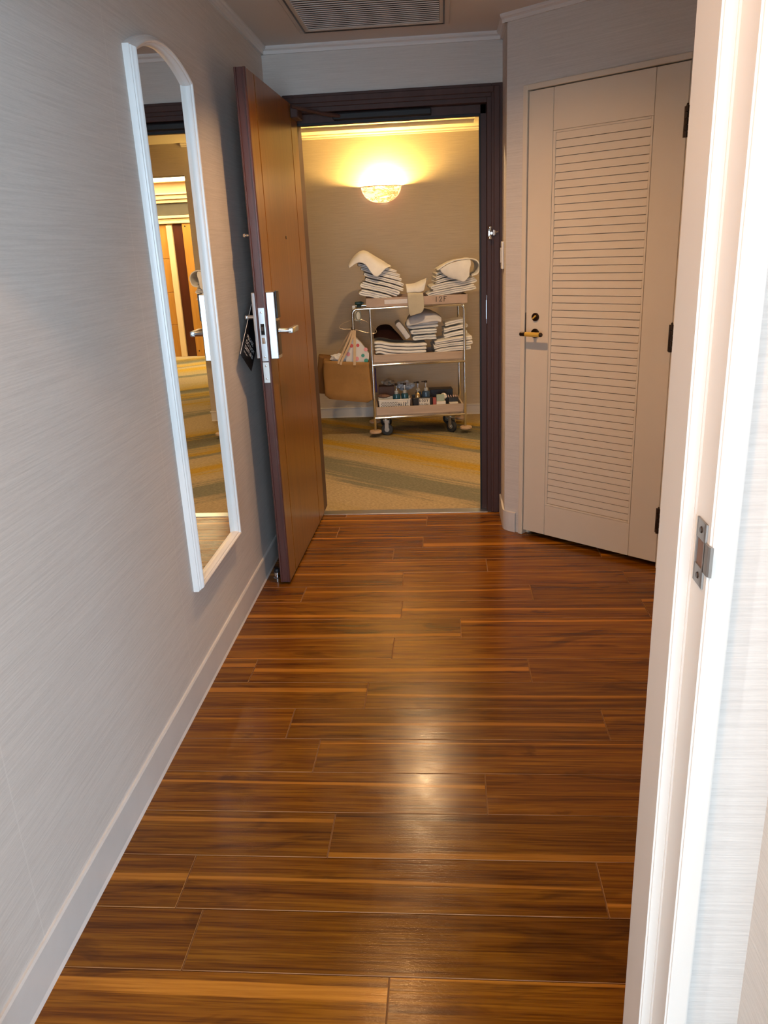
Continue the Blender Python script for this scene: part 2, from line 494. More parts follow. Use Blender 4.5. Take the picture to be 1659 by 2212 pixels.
# alabaster glass of the sconce
m = mat('alabaster', (0.9, 0.7, 0.4), 0.35)
N, L, b = nodes(m)
n, _ = noise_node(m, 9, detail=5, dim_scale=(1, 1, 2.2)); n.inputs['Distortion'].default_value = 1.8
cr_ = ramp(m, n.outputs['Fac'], [(0.40, (0.95, 0.86, 0.68)), (0.50, (0.62, 0.30, 0.07)), (0.56, (0.95, 0.80, 0.55))])
L.new(cr_.outputs[0], b.inputs['Base Color'])
tr = N.new('ShaderNodeBsdfTranslucent'); L.new(cr_.outputs[0], tr.inputs[0])
ms = N.new('ShaderNodeMixShader'); ms.inputs[0].default_value = 0.55
L.new(b.outputs[0], ms.inputs[1]); L.new(tr.outputs[0], ms.inputs[2]); L.new(ms.outputs[0], N['Material Output'].inputs[0])
b.inputs['Emission Color'].default_value = (1.0, 0.55, 0.18, 1)
L.new(cr_.outputs[0], b.inputs['Emission Color']); b.inputs['Emission Strength'].default_value = 1.6

# window glass
m = bpy.data.materials.new('window_glass'); m.use_nodes = True
N, L = m.node_tree.nodes, m.node_tree.links
N.remove(N['Principled BSDF'])
t = N.new('ShaderNodeBsdfTransparent'); t.inputs[0].default_value = (0.94, 0.96, 0.96, 1)
gl = N.new('ShaderNodeBsdfGlossy'); gl.inputs['Roughness'].default_value = 0.02
mxs = N.new('ShaderNodeMixShader'); mxs.inputs[0].default_value = 0.06
L.new(t.outputs[0], mxs.inputs[1]); L.new(gl.outputs[0], mxs.inputs[2]); L.new(mxs.outputs[0], N['Material Output'].inputs[0])
MAT['window_glass'] = m

# ================================================================== STRUCTURE
LX = -0.89            # left wall surface
CEIL = 2.46
YE, YH = 4.40, 4.55   # end wall: room face, corridor face
HF = 7.20             # far wall of the corridor
HC = 2.40             # corridor soffit height
XR = 0.305            # little return wall right of the entry door
# closet wall frame: s along the wall, n into the closet
CA = Vector((0.41, 4.005, 0)); CB = Vector((0.965, 3.54, 0))
cd = (CB - CA).normalized(); cn_ = Vector((-cd.y, cd.x, 0))       # points away from the room
if cn_.y < 0: cn_ = -cn_
CANG = math.atan2(cd.y, cd.x)
def CP(s, n=0.0, z=0.0):
    q = CA + cd * s + cn_ * n
    return (q.x, q.y, z)
s_corner = (XR - CA.x) / cd.x
XRW = 1.02
s_end = (XRW - CA.x) / cd.x

struct(MB().box((LX - 0.12, -3.6, 0), (LX, YE, CEIL)).build('wall_left', 'wallpaper'), 'pale textured wallpaper wall on the left of the entry')
# end wall with the entry door opening
w = MB()
w.box((LX - 0.12, YE, 0), (-0.800, YH, CEIL)); w.box((XR, YE, 0), (XRW + 0.1, YH, CEIL)); w.box((-0.800, YE, 2.225), (XR, YH, CEIL))
struct(w.build('wall_end', 'wallpaper'), 'wallpapered end wall above the entry door frame')
w = MB(); w.box((XR, 4.105, 0), (XR + 0.09, YE, CEIL))
struct(w.build('wall_return', 'wallpaper'), 'narrow wall return between entry door and louvred door')
# diagonal closet wall (opening for the louvred door)
def slab(s0, s1, z0, z1, n0=0.0, n1=0.10):
    b_ = MB(); b_.poly_prism([CP(s0, n0)[:2], CP(s1, n0)[:2], CP(s1, n1)[:2], CP(s0, n1)[:2]], z0, z1); return b_
w = slab(s_corner, -0.03, 0, CEIL)
for s0, s1, z0, z1 in ((-0.03, 0.765, 2.155, CEIL), (0.765, s_end, 0, CEIL)):
    w.poly_prism([CP(s0)[:2], CP(s1)[:2], CP(s1, .1)[:2], CP(s0, .1)[:2]], z0, z1)
struct(w.build('wall_closet', 'wallpaper'), 'angled wallpaper wall holding the louvred door')
struct(MB().box((XRW, 0.93, 0), (XRW + 0.1, YE, CEIL)).build('wall_right', 'wallpaper'), 'right wall of the entry hidden behind the near door jamb')
# partition with the near door opening
YB, YC, YA = 0.80, 0.8545, 0.9395
JX, JR, JC = 0.2593, 0.276, 0.305
w = MB(); w.box((JC - 0.02, YB + 0.012, 0), (0.475, YA - 0.008, CEIL)); w.box((0.375, YA - 0.008, 0), (XRW + .1, YA - 0.009 + 0.0, CEIL))
w.box((0.475, YB + 0.012, 0), (XRW + .1, YA - 0.008, CEIL)); w.box((LX, YB + 0.012, 2.06), (JC - 0.02, YA - 0.008, CEIL))
struct(w.build('wall_partition', 'wallpaper'), 'wallpaper strip beside the near white door jamb')
struct(MB().box((0.375, 0.46, 0), (0.475, YB + 0.012, CEIL)).build('wall_near_right', 'wallpaper'), 'wall return beside the camera on the right')
# bedroom shell behind the camera
struct(MB().box((0.475, 0.46, 0), (5.1, 0.58, CEIL)).build('wall_bedroom_front', 'wallpaper'), 'bedroom wall beside the passage')
struct(MB().box((5.0, -3.6, 0), (5.1, 0.46, CEIL)).build('wall_bedroom_side', 'wallpaper'), 'bedroom side wall')
w = MB(); x0, x1, z0, z1, wy = WIN
w.box((LX - .12, wy - .12, 0), (x0, wy, CEIL)); w.box((x1, wy - .12, 0), (5.1, wy, CEIL)); w.box((x0, wy - .12, 0), (x1, wy, z0)); w.box((x0, wy - .12, z1), (x1, wy, CEIL))
struct(w.build('wall_window', 'wallpaper'), 'bedroom wall around the big window')
wn = struct(empty('window_1', ((x0 + x1) / 2, wy - .06, z0)), 'large bedroom window behind the camera')
f = MB(); hx = (x1 - x0) / 2; hz = z1 - z0
for a, c in (((-hx, -.03, 0), (hx, .03, .05)), ((-hx, -.03, hz - .05), (hx, .03, hz)), ((-hx, -.03, .05), (-hx + .05, .03, hz - .05)), ((hx - .05, -.03, .05), (hx, .03, hz - .05)), ((-.03, -.03, .05), (.03, .03, hz - .05))):
    f.box(a, c)
f.build('window_frame', 'white_trim', wn)
MB().box((-hx + .05, -.004, .05), (-.03, .004, hz - .05)).build('pane', 'window_glass', wn)
MB().box((.03, -.004, .05), (hx - .05, .004, hz - .05)).build('pane', 'window_glass', wn)
# ceilings
struct(MB().box((LX - .12, -3.72, CEIL), (5.1, YE + .005, CEIL + .1)).build('ceiling', 'ceiling_paint'), 'plain entry ceiling around the air vent')
# floors
fl = struct(MB().box((LX - .12, 0.0, -0.12), (XRW + .1, YE, -0.004)).build('floor', 'subfloor'), 'reddish brown wood plank floor of the entry')
struct(MB().box((LX - .12, -3.72, -0.12), (5.1, 0.0, 0.0)).box((XRW + .1, 0.0, -0.12), (5.1, 0.46, 0.0)).build('floor_bedroom', 'room_carpet'), 'bedroom carpet behind the camera')

# ---- floor planks, each one an object
rows = [0.0, 0.095, 0.265, 0.435, 0.605, 0.775, 0.945, 1.115, 1.286, 1.457, 1.632, 1.803, 1.98, 2.15, 2.326, 2.497, 2.667, 2.839, 3.008, 3.182, 3.347, 3.505, 3.668, 3.831, 3.995, 4.165, 4.336, YE - 0.012]
joints = {1.115: -.145, 1.286: -.608, 1.457: -.678, 1.632: -.33, 1.803: .094, 1.98: -.424, 2.15: -.539, 2.326: -.3, 2.497: .288, 2.667: -.226, 2.839: .042, 3.008: -.209, 3.182: -.669, 3.347: -.221, 3.505: .183, 3.668: -.284, 3.831: -.136, 3.995: .42, 4.165: -.123, 4.336: -.6}
PL = 1.034
for ya, yb in zip(rows, rows[1:]):
    j = joints.get(ya, random.uniform(-.6, .3))
    while j > LX: j -= PL
    xs = [j + PL * k for k in range(5)]
    for xa, xb in zip(xs, xs[1:]):
        xa, xb = max(xa, LX), min(xb, XRW)
        if xb - xa < 0.02: continue
        g_ = 0.0008
        b_ = MB(); hx, hy = (xb - xa) / 2 - g_, (yb - ya) / 2 - g_
        dz = random.uniform(-.0004, .0004)
        b_.box((-hx, -hy, -.004), (hx, hy, dz))
        top = [e for e in b_.bm.edges if all(v.co.z > -.002 for v in e.verts)]
        bmesh.ops.bevel(b_.bm, geom=top, offset=.0014, segments=1, affect='EDGES')
        p = b_.build('plank', 'plank_wood', fl)
        p.data.materials.append(MAT['plank_bevel'])
        for f_ in p.data.polygons:
            if .1 < f_.normal.z < .95: f_.material_index = 1
        p.location = ((xa + xb) / 2, (ya + yb) / 2, 0)

# ---- mouldings and baseboards
def base_run(name, p0, p1, nrm, h=0.112, t=0.009, mt='base_vinyl'):
    b_ = MB(); nrm = Vector(nrm).normalized()
    prof = [(0, 0), (t + .004, 0), (t, .010), (t, h - .006), (t - .003, h), (0, h)]
    b_.extrude_profile(prof, p0, p1, nrm, (0, 0, 1))
    return struct(b_.build(name, mt, smooth=False))
base_run('baseboard_left', (LX, YA, 0), (LX, YE, 0), (1, 0, 0))
base_run('baseboard_near', (LX, -3.6, 0), (LX, YB, 0), (1, 0, 0))
# wraps the rounded return corner up to the closet frame
prof_t = 0.009
b_ = MB()
c0 = Vector((XR, YE - 0.01, 0)); c2 = Vector(CP(-0.062)); ck = Vector((XR, CP(s_corner)[1], 0))
path = [c0, ck + Vector((0, 0.035, 0))]
for k in range(1, 6):
    t_ = k / 6
    a_ = ck + Vector((0, .035, 0)); e_ = ck + cd * 0.035
    path.append(a_ * (1 - t_) ** 2 + ck * 2 * t_ * (1 - t_) + e_ * t_ ** 2)
path += [ck + cd * .035, c2]
def offset_path(path, t):
    out = []
    for i, p in enumerate(path):
        d_ = (path[min(i + 1, len(path) - 1)] - path[max(i - 1, 0)]).normalized()
        n_ = Vector((d_.y, -d_.x, 0))
        if n_.x > 0 and abs(d_.x) < 1e-6: n_ = -n_
        out.append(p + n_ * t)
    return out
inn, outp = offset_path(path, 0.0), offset_path(path, -0.009)
if outp[0].x > XR: outp = offset_path(path, 0.009)
for i in range(len(path) - 1):
    for (z0_, z1_) in ((0, .105),):
        A_ = [Vector((q.x, q.y, z)) for q, z in ((outp[i], 0), (outp[i + 1], 0), (outp[i + 1], .108), (outp[i], .108))]
        B_ = [Vector((q.x, q.y, z)) for q, z in ((outp[i], .108), (outp[i + 1], .108), (inn[i + 1], .112), (inn[i], .112))]
        b_.quad(*A_); b_.quad(*B_)
struct(b_.build('baseboard_return', 'base_vinyl', smooth=True), 'pale baseboard wrapping the corner left of the louvred door')

crown = [(0, 0), (0.012, 0), (0.014, 0.006), (0.014, 0.014), (0.020, 0.018), (0.026, 0.020), (0.030, 0.026), (0.030, 0.034), (0, 0.034)]
def crown_run(name, p0, p1, nrm, mt='crown_white', sc=1.0):
    nrm = Vector(nrm).normalized()
    b_ = MB(); b_.extrude_profile([(a * sc, c * sc) for a, c in crown], Vector(p0) - Vector((0, 0, .034 * sc)), Vector(p1) - Vector((0, 0, .034 * sc)), nrm, (0, 0, 1))
    return struct(b_.build(name, mt))
crown_run('trim_1', (LX, YE, CEIL), (XR, YE, CEIL), (0, -1, 0))
crown_run('trim_2', (LX, YA, CEIL), (LX, YE, CEIL), (1, 0, 0))
crown_run('trim_3', (XR, CP(s_corner)[1] - .01, CEIL), (XR, YE, CEIL), (-1, 0, 0))
crown_run('trim_4', CP(s_corner - .02, 0, CEIL), CP(s_end, 0, CEIL), -cn_)

# ---- near door jamb with rebate and strike plate
jm = struct(empty('door_3', (JX, YB, 0)), 'white painted near door frame with rebate')
b_ = MB()
prof = [(JX, YA), (JX, YC), (JR, YC), (JR, YB), (JC, YB), (JC, YB + .012), (JC + .03, YB + .012), (JC + .03, YA)]
b_.poly_prism([(x - JX, y - YB) for x, y in prof], 0, 2.10)
es = [e for e in b_.bm.edges if abs(e.verts[0].co.z - e.verts[1].co.z) > 1]
bmesh.ops.bevel(b_.bm, geom=es, offset=.0025, segments=2, affect='EDGES')
b_.build('jamb', 'jamb_paint', jm, smooth=True)
MB().box((LX + .001 - JX, 0, 2.03), (JC - JX, YA - YB, 2.10), .002).build('head', 'jamb_paint', jm)
MB().box((LX + .001 - JX, 0, 0), (-.825 - JX, YA - YB, 2.03), .002).build('jamb', 'jamb_paint', jm)
# strike plate on the rebate face (x = JR), lip wrapping towards the room
sp = MB()
def sx(u, v):
    q = PX(u, v, JR - .001); return q.y, q.z
zt, zb = sx(1517, 1122)[1], sx(1508, 1262)[1]
zc = (zt + zb) / 2; hh = (zt - zb) / 2
ya_, yb_ = YB + .010, YB + .042
sp.box((JR - .0022 - JX, ya_ - YB, zc - hh), (JR + .001 - JX, ya_ - YB + .005, zc + hh))
sp.box((JR - .0022 - JX, yb_ - YB - .004, zc - hh), (JR + .001 - JX, yb_ - YB, zc + hh))
for s_ in (-1, 1):
    sp.box((JR - .0022 - JX, ya_ - YB + .004, zc + s_ * hh), (JR + .001 - JX, yb_ - YB - .003, zc + s_ * hh * .42))
lip = [(-.0022, .012), (-.0022, -.001), (-.0008, -.0045), (.002, -.0062), (.002, -.0045), (.001, -.002), (0.0, .012)]
sp.extrude_profile(lip, (JR - JX, 0, zc - hh * .46), (JR - JX, 0, zc + hh * .46), (1, 0, 0), (0, 1, 0))
so = sp.build('strike_plate', 'worn_steel', jm)
hole = MB().box((JR - JX - .0005, ya_ - YB + .005, zc - hh * .42), (JR - JX + .0006, yb_ - YB - .004, zc + hh * .42)); hole.build('latch_hole', 'brown_box', so)
for s_ in (-1, 1):
    MB().lathe([(0, -.0034), (.0032, -.0034), (.0042, -.0020), (.0042, 0)], (JR - JX, (ya_ + yb_) / 2 - YB, zc + s_ * hh * .72), 12, 'X').build('screw', 'dark_bronze', so)

# ---- entry door frame
fr = struct(empty('trim_5', (0, YE, 0)), 'dark brown entry door frame')
def frame_piece(name, lo, hi, mt='frame_brown', bev=.002):
    return MB().box(lo, hi, bev, 1).build(name, mt, fr)
FXL, FXR = -0.800, 0.306
frame_piece('casing', (.250, -.014, 0), (FXR, .02, 2.238))
frame_piece('casing', (FXL, -.014, 0), (-.742, .02, 2.238))
frame_piece('casing', (-.742, -.014, 2.178), (.250, .02, 2.238))
frame_piece('casing_bead', (.262, -.020, 0), (.292, -.013, 2.226), bev=.003)
frame_piece('casing_bead', (-.788, -.020, 2.196), (.262, -.013, 2.226), bev=.003)
frame_piece('jamb_lining', (.228, -.004, 0), (.252, .165, 2.19))
frame_piece('jamb_lining', (-.765, -.004, 0), (-.742, .165, 2.19))
frame_piece('jamb_lining', (-.742, -.004, 2.155), (.228, .165, 2.19))
frame_piece('door_stop', (.196, .052, 0), (.229, .150, 2.156))
frame_piece('door_stop', (-.742, .052, 2.112), (.228, .150, 2.156))
frame_piece('seal', (.190, .048, 0), (.199, .062, 2.115), 'black_rubber', .001)
frame_piece('seal', (-.742, .048, 2.103), (.195, .062, 2.114), 'black_rubber', .001)
frame_piece('closer_track', (-.55, .004, 2.118), (-.05, .05, 2.146), 'black_rubber', .003)
struct(MB().box((-.742, YE - .012, -.004), (.23, YE + .06, .0025), .001, 1).build('trim_6', 'satin_steel'), 'thin metal threshold strip under the entry doorway')
# strike plate edge on the right jamb
stp = MB(); stp.box((.2255, .012, 1.075), (.2285, .040, 1.225), .001, 1); stp.box((.222, .006, 1.10), (.2275, .012, 1.20), .001, 1)
stp.build('frame_strike', 'satin_steel', fr)
# door guard bracket on the frame
gd = MB()
gz = 1.54
gd.box((.232, -.020, gz - .030), (.250, -.013, gz + .030), .002)
gd.tube([(.240, -.017, gz + .020), (.240, -.042, gz + .026)], .007, 10); gd.tube([(.240, -.017, gz - .020), (.240, -.042, gz - .026)], .007, 10)
gd.lathe([(0, -.010), (.009, -.006), (.011, 0), (.009, .006), (0, .010)], (.240, -.045, gz + .026), 12); gd.lathe([(0, -.010), (.009, -.006), (.011, 0), (.009, .006), (0, .010)], (.240, -.045, gz - .026), 12)
gd.box((.240, -.034, gz - .011), (.272, -.026, gz + .011), .002); gd.tube([(.262, -.03, gz - .013), (.262, -.03, gz + .013)], .006, 10)
gd.tube([(.268, -.028, gz), (.284, -.036, gz + .004)], .0045, 8)
gd.build('door_guard', 'chrome', fr, smooth=True)

# ---- entry door leaf (open against the left wall)
D0 = Vector((-.752, 3.381, .012)); DANG = -math.atan2(.018, .983)
dl = struct(empty('door_1', D0, DANG), 'open brown wood entry door with steel lock')
DW, DT, DH = 1.008, .046, 2.166
g1, g2 = .139, .846
def leafbox(y0, y1, name, mt='door_veneer', x1=0.0):
    return MB().box((-DT + .001, y0, 0), (x1, y1, DH), .0012, 1).build(name, mt, dl)
MB().box((-DT + .004, .006, 0), (-.006, DW - .004, DH - .001)).build('door_core', 'dark_void', dl)
leafbox(.008, g1 - .005, 'door_panel'); leafbox(g1 + .005, g2 - .005, 'door_panel'); leafbox(g2 + .005, DW - .001, 'door_panel')
# edge strip with two beads, visible towards the room
ep = [(-DT, .012), (-DT, .002), (-DT + .003, -.001), (-DT + .008, -.001), (-DT + .0095, .003), (-.0105, .003), (-.009, -.001), (-.003, -.001), (0.0005, .002), (.0005, .012)]
b_ = MB(); b_.extrude_profile(ep, (0, 0, 0), (0, 0, DH + .001), (1, 0, 0), (0, 1, 0)); b_.build('door_edge', 'door_edge', dl)
b_ = MB(); b_.box((-DT, DW - .004, 0), (0, DW, DH)); b_.build('door_edge', 'door_edge', dl)
b_ = MB(); b_.box((-DT + .002, .012, -.006), (-.002, DW - .01, .0005)); b_.build('gap_shade_strip', 'black_rubber', dl)  # black strip stands in for the shade in the gap under the leaf
# peephole
MB().lathe([(0, .003), (.006, .003), (.009, 0)], (0, .52, 1.545), 14, 'X').build('peephole', 'dark_bronze', dl)
zl0, zl1 = 1.045, 1.325
# lock case on the corridor face
lk = MB().box((.0005, .008, zl0), (.036, .078, zl1), .003, 2).build('lock_case', 'satin_steel', dl)
MB().box((.0362, .018, 1.215), (.044, .070, zl1 + .004), .003, 2).build('card_reader', 'black_plastic', lk)
MB().box((.0362, .016, 1.060), (.0385, .072, 1.205), .001, 1).build('lock_face', 'dark_bronze', lk)
hv = MB(); hv.lathe([(0, 0), (.013, 0), (.013, .004), (.0115, .006), (.0115, .058), (0, .058)], (.036, .045, 1.160), 18, 'X')
hv.box((.078, .034, 1.148), (.100, .165, 1.172), .004, 2)
hv.build('lever_handle', 'satin_steel', lk, smooth=True)
# inner lock plate and lever on the wall side
ik = MB().box((-DT - .016, .006, zl0 + .004), (-DT, .070, zl1), .003, 2).build('inner_lock_plate', 'satin_steel', dl)
hv = MB(); hv.lathe([(0, 0), (.010, 0), (.010, -.040), (0, -.040)], (-DT - .016, .040, 1.222), 16, 'X')
hv.box((-DT - .058, .030, 1.214), (-DT - .046, .150, 1.230), .003, 2)
hv.build('inner_lever', 'satin_steel', ik, smooth=True)
# faceplates in the door edge
ep_ = MB(); ep_.box((-.036, -.0035, 1.038), (-.008, .001, 1.262), .001, 1)
fp = ep_.build('latch_plate', 'satin_steel', dl)
MB().box((-.030, -.0045, 1.150), (-.014, -.003, 1.196), .0005, 1).build('latch_slot', 'dark_void', fp)
MB().box((-.028, -.013, 1.166), (-.016, -.003, 1.186), .002, 2).build('latch_bolt', 'dark_bronze', fp)
MB().box((-.031, -.006, 1.142), (-.013, -.0035, 1.149), .001, 1).build('latch_lip', 'satin_steel', fp)
b_ = MB(); b_.box((-.029, -.005, 1.112), (-.015, -.0035, 1.138), .0009, 2); b_.build('deadlock_pad', 'chrome', fp)
for zz in (1.243, 1.056):
    MB().lathe([(0, -.0052), (.0035, -.0050), (.0042, -.0036)], (-.022, 0, zz), 12, 'Y').build('screw', 'chrome', fp)
fp2 = MB().box((-.036, -.0032, .945), (-.008, .001, 1.034), .001, 1).build('latch_plate', 'zinc', dl)
for zz in (1.018, .962):
    MB().lathe([(0, -.0050), (.0035, -.0048), (.0042, -.0034)], (-.022, 0, zz), 12, 'Y').build('screw', 'chrome', fp2)
# guard knob on the wall side and closer arm
kb = MB(); kb.lathe([(0, 0), (.005, 0), (.005, -.012), (.008, -.014), (.009, -.020), (.006, -.025), (0, -.026)], (-DT, .012, 1.553), 14, 'X'); kb.build('guard_knob', 'chrome', dl, smooth=True)
ar = MB(); ar.box((.0, .845, 2.100), (.038, .965, 2.150), .004, 1); ar.build('closer_box', 'frame_brown', dl)

# closer arm reaches from leaf to the frame track
am = MB(); am.tube([(-.725, -.20, 2.160), (-.60, -.05, 2.142), (-.50, .020, 2.132)], .009, 8); am.build('closer_arm', 'frame_brown', fr)

# door stop on the floor behind the leaf
ds = empty('door_stop', (-.828, 3.452, 0))
tag(ds, 'small chrome door stop on the floor behind the open brown door', 'door stop')
MB().lathe([(0, 0), (.019, 0), (.019, .006), (.0135, .009), (.0125, .034), (0, .034)], (0, 0, 0), 20).build('post', 'chrome', ds, smooth=True)
MB().lathe([(0, .034), (.0135, .034), (.0145, .038), (.0145, .046), (.011, .052), (0, .052)], (0, 0, 0), 20).build('bumper', 'black_rubber', ds, smooth=True)

# ---- louvred closet door
cl = struct(empty('door_2', CA, CANG), 'cream door with a tall louvred panel and brass lever')
# local: x = s along wall, y = into the closet
CT = .036
def cbox(name, lo, hi, mt='closet_paint', bev=.0012, par=None, seg=1):
    return MB().box(lo, hi, bev, seg).build(name, mt, par or cl)
ZB, ZT = .027, 2.130
LS, RS, PS0, PS1, PZ0, PZ1 = .118, .594, .133, .583, .200, 1.945
cbox('stile', (-.012, -.004, ZB), (LS - .0012, CT - .004, ZT))
cbox('stile', (RS + .0012, -.004, ZB), (.735, CT - .004, ZT))
cbox('rail', (LS + .0006, -.004, PZ1 + .010), (RS - .0006, CT - .004, ZT))
cbox('rail', (LS + .0006, -.004, ZB), (RS - .0006, CT - .004, PZ0 - .010))
cbox('panel_bead', (LS + .0006, -.0045, PZ0 - .009), (PS0 - .001, CT - .006, PZ1 + .009))
cbox('panel_bead', (PS1 + .001, -.0045, PZ0 - .009), (RS - .0006, CT - .006, PZ1 + .009))
cbox('panel_bead', (PS0 - .001, -.0045, PZ1), (PS1 + .001, CT - .006, PZ1 + .009))
cbox('panel_bead', (PS0 - .001, -.0045, PZ0 - .009), (PS1 + .001, CT - .006, PZ0))
cbox('louvre_backing', (PS0 - .001, .013, PZ0), (PS1 + .001, .020, PZ1), bev=0)
NS = 52
ph = (PZ1 - PZ0) / NS
sl = MB()
prof = [(.0125, .0022), (-.0016, .0022), (-.0026, .0034), (-.0006, ph - .0002), (.0125, ph - .0002)]
sl.extrude_profile(prof, (PS0, 0, 0), (PS1, 0, 0), (0, 1, 0), (0, 0, 1))
s0 = sl.build('slat', 'closet_paint', cl); s0.location = (0, 0, PZ0)
for k in range(1, NS):
    c_ = s0.copy(); COL.objects.link(c_); c_.location = (0, 0, PZ0 + ph * k); c_.parent = cl
# frame of the closet door
cf = struct(empty('trim_7', CA, CANG), 'cream frame around the louvred door')
def cfb(lo, hi): return MB().box(lo, hi, .002, 1).build('frame_member', 'closet_paint', cf)
cfb((-.040, -.012, 0), (-.0165, .09, 2.158)); cfb((.740, -.012, 0), (.764, .09, 2.158)); cfb((-.0165, -.012, 2.135), (.740, .09, 2.158))
MB().box((-.0165, .034, 0), (-.003, .06, 2.135)).build('stop', 'closet_paint', cf)
# hinges
for hz0, hz1 in ((1.855, 1.972), (1.010, 1.128), (.175, .297)):
    h_ = MB(); n_ = 5; hl = (hz1 - hz0) / n_
    for k in range(n_):
        h_.lathe([(0, hz0 + hl * k + .0006), (.0075, hz0 + hl * k + .0012), (.0075, hz0 + hl * (k + 1) - .0012), (0, hz0 + hl * (k + 1) - .0006)], (.7375, -.012, 0), 12)
    h_.box((.722, -.0055, hz0 + .002), (.7375, -.0035, hz1 - .002)); h_.lathe([(0, hz1), (.005, hz1), (.005, hz1 + .004), (.0025, hz1 + .008), (0, hz1 + .009)], (.7375, -.012, 0), 10)
    h_.build('hinge', 'dark_bronze', cl, smooth=True)
# deadbolt turn and lever
lo_ = MB(); lo_.lathe([(0, -.012), (.0175, -.012), (.0195, -.010), (.0200, -.004)], (.043, 0, 1.140), 24, 'Y')
lo_ = lo_.build('deadbolt', 'dark_bronze', cl, smooth=True)
MB().box((-.012, -.0045, -.0035), (.012, .0045, .0035), .0015, 1, ).build('thumb_turn', 'brass_yellow', lo_, M=Matrix.Translation((.043, -.0165, 1.140)) @ Matrix.Rotation(R(-40), 4, 'Y'))
ro = MB(); ro.lathe([(0, -.014), (.019, -.014), (.0225, -.010), (.0225, -.004)], (.043, 0, 1.062), 24, 'Y'); ro.tube([(.043, -.012, 1.062), (.043, -.050, 1.062)], .0085, 14)
ro = ro.build('rose', 'dark_bronze', cl, smooth=True)
hv = MB()
hv.lathe([(0, -.030), (.0095, -.030), (.0105, -.026), (.0105, -.003), (.010, .0)], (0, 0, 0), 16, 'X'); hv.lathe([(.0105, .082), (.0108, .089), (.008, .093), (0, .093)], (0, 0, 0), 16, 'X')
hv.build('lever_cap', 'dark_bronze', ro, smooth=True, M=Matrix.Translation((.020, -.055, 1.062)))
hv = MB(); hv.lathe([(0, 0), (.0112, 0), (.0112, .082), (0, .082)], (0, 0, 0), 18, 'X'); hv.build('lever_grip', 'brass_yellow', ro, smooth=True, M=Matrix.Translation((.020, -.055, 1.062)))
# latch plate in the gap
cbox('latch_plate', (-.0145, -.006, 1.06), (-.0122, .012, 1.16), 'dark_bronze', 0)

# ---- switch plate on the little return wall
sw = empty('wall_switch', (XR, 4.27, 1.36))
tag(sw, 'cream wall switch plate beside the dark entry door frame', 'switch')
MB().box((-.012, -.035, 0), (-.0005, .035, .135), .004, 2).build('plate', 'white_plastic', sw)
MB().box((-.016, -.015, .03), (-.012, .015, .105), .002, 1).build('rocker', 'white_plastic', sw)

# ---- air vent in the entry ceiling
vt = empty('ceiling_vent', (-.30, 3.80, CEIL)); tag(vt, 'beige louvred air vent set in the entry ceiling', 'vent')
VX, VY = .345, .345
f = MB()
for lo, hi in (((-VX, -VY, -.012), (VX, -VY + .045, -.0005)), ((-VX, VY - .045, -.012), (VX, VY, -.0005)), ((-VX, -VY + .045, -.012), (-VX + .045, VY - .045, -.0005)), ((VX - .045, -VY + .045, -.012), (VX, VY - .045, -.0005))):
    f.box(lo, hi, .003, 1)
f.build('vent_frame', 'vent_plastic', vt)
f = MB()
for lo, hi in (((-VX + .022, -VY + .022, -.016), (VX - .022, -VY + .028, -.011)), ((-VX + .022, VY - .028, -.016), (VX - .022, VY - .022, -.011)), ((-VX + .022, -VY + .022, -.016), (-VX + .028, VY - .022, -.011)), ((VX - .028, -VY + .022, -.016), (VX - .022, VY - .022, -.011))):
    f.box(lo, hi)
f.build('vent_bead', 'dark_bronze', vt)
MB().box((-VX + .04, -VY + .04, -.003), (VX - .04, VY - .04, -.0008)).build('vent_shade_plate', 'dark_void', vt)  # near-black plate stands in for the shaded hollow behind the slats
NV = 20
pitch = (2 * VY - .09) / NV
sl = MB(); sl.extrude_profile([(0, -.0125), (.010, -.0125), (.010, -.0105), (0, -.0105)], (-VX + .046, 0, 0), (VX - .046, 0, 0), (0, 1, 0), (0, 0, 1))
s0 = sl.build('slat', 'vent_slat', vt); s0.location = (0, -VY + .046, 0)
for k in range(1, NV):
    c_ = s0.copy(); COL.objects.link(c_); c_.location = (0, -VY + .046 + pitch * k, 0); c_.parent = vt

# ---- entry downlight (above the frame edge, its warm light falls on closet, door and wall)
def downlight(name, loc, r, lamp, label, can=0.0):
    """can: how far the housing hangs below the ceiling; the lens sits at its top and is cut off by the rim"""
    o = empty(name, loc); tag(o, label, 'downlight')
    MB().lathe([(r + .001, -.001), (r + .001, -can - .004), (r + .004, -can - .008), (r + .016, -can - .007), (r + .018, -can - .004), (r + .018, -.001)], (0, 0, 0), 28).build('ring', 'white_trim' if not can else 'dark_bronze', o, smooth=True)
    if can: MB().lathe([(0, .004), (r + .016, .004), (r + .018, -.001), (r + .001, -.0012)], (0, 0, 0), 28).build('housing', 'dark_bronze', o, smooth=True); MB().tube([(0, 0, .004), (.004, 0, .022)], .014, 12).build('swivel', 'dark_bronze', o)
    d_ = MB(); d_.lathe([(0, -.0045), (r * .55, -.0055), (r - .003, -.0040)], (0, 0, 0), 28); d_.build('lens', lamp, o)
    return o
downlight('ceiling_downlight', (-.33, 3.06, CEIL), .042, 'entry_lamp', 'small tilted spotlight on the entry ceiling in front of the vent', .034)
SPOT = bpy.data.objects['ceiling_downlight']
_aim = Vector((math.sin(R(14)) * cn_.x, math.sin(R(14)) * cn_.y, -math.cos(R(14))))
SPOT.rotation_euler = (-_aim).to_track_quat('Z', 'Y').to_euler(); SPOT.location = (-.31, 3.06, CEIL - .032)
downlight('ceiling_downlight', (-.36, .20, CEIL), .05, 'passage_fill_lamp', 'added unseen fill downlight in the passage ceiling before the white door jamb')  # unseen lamp added to warm and brighten the near jamb and left wall

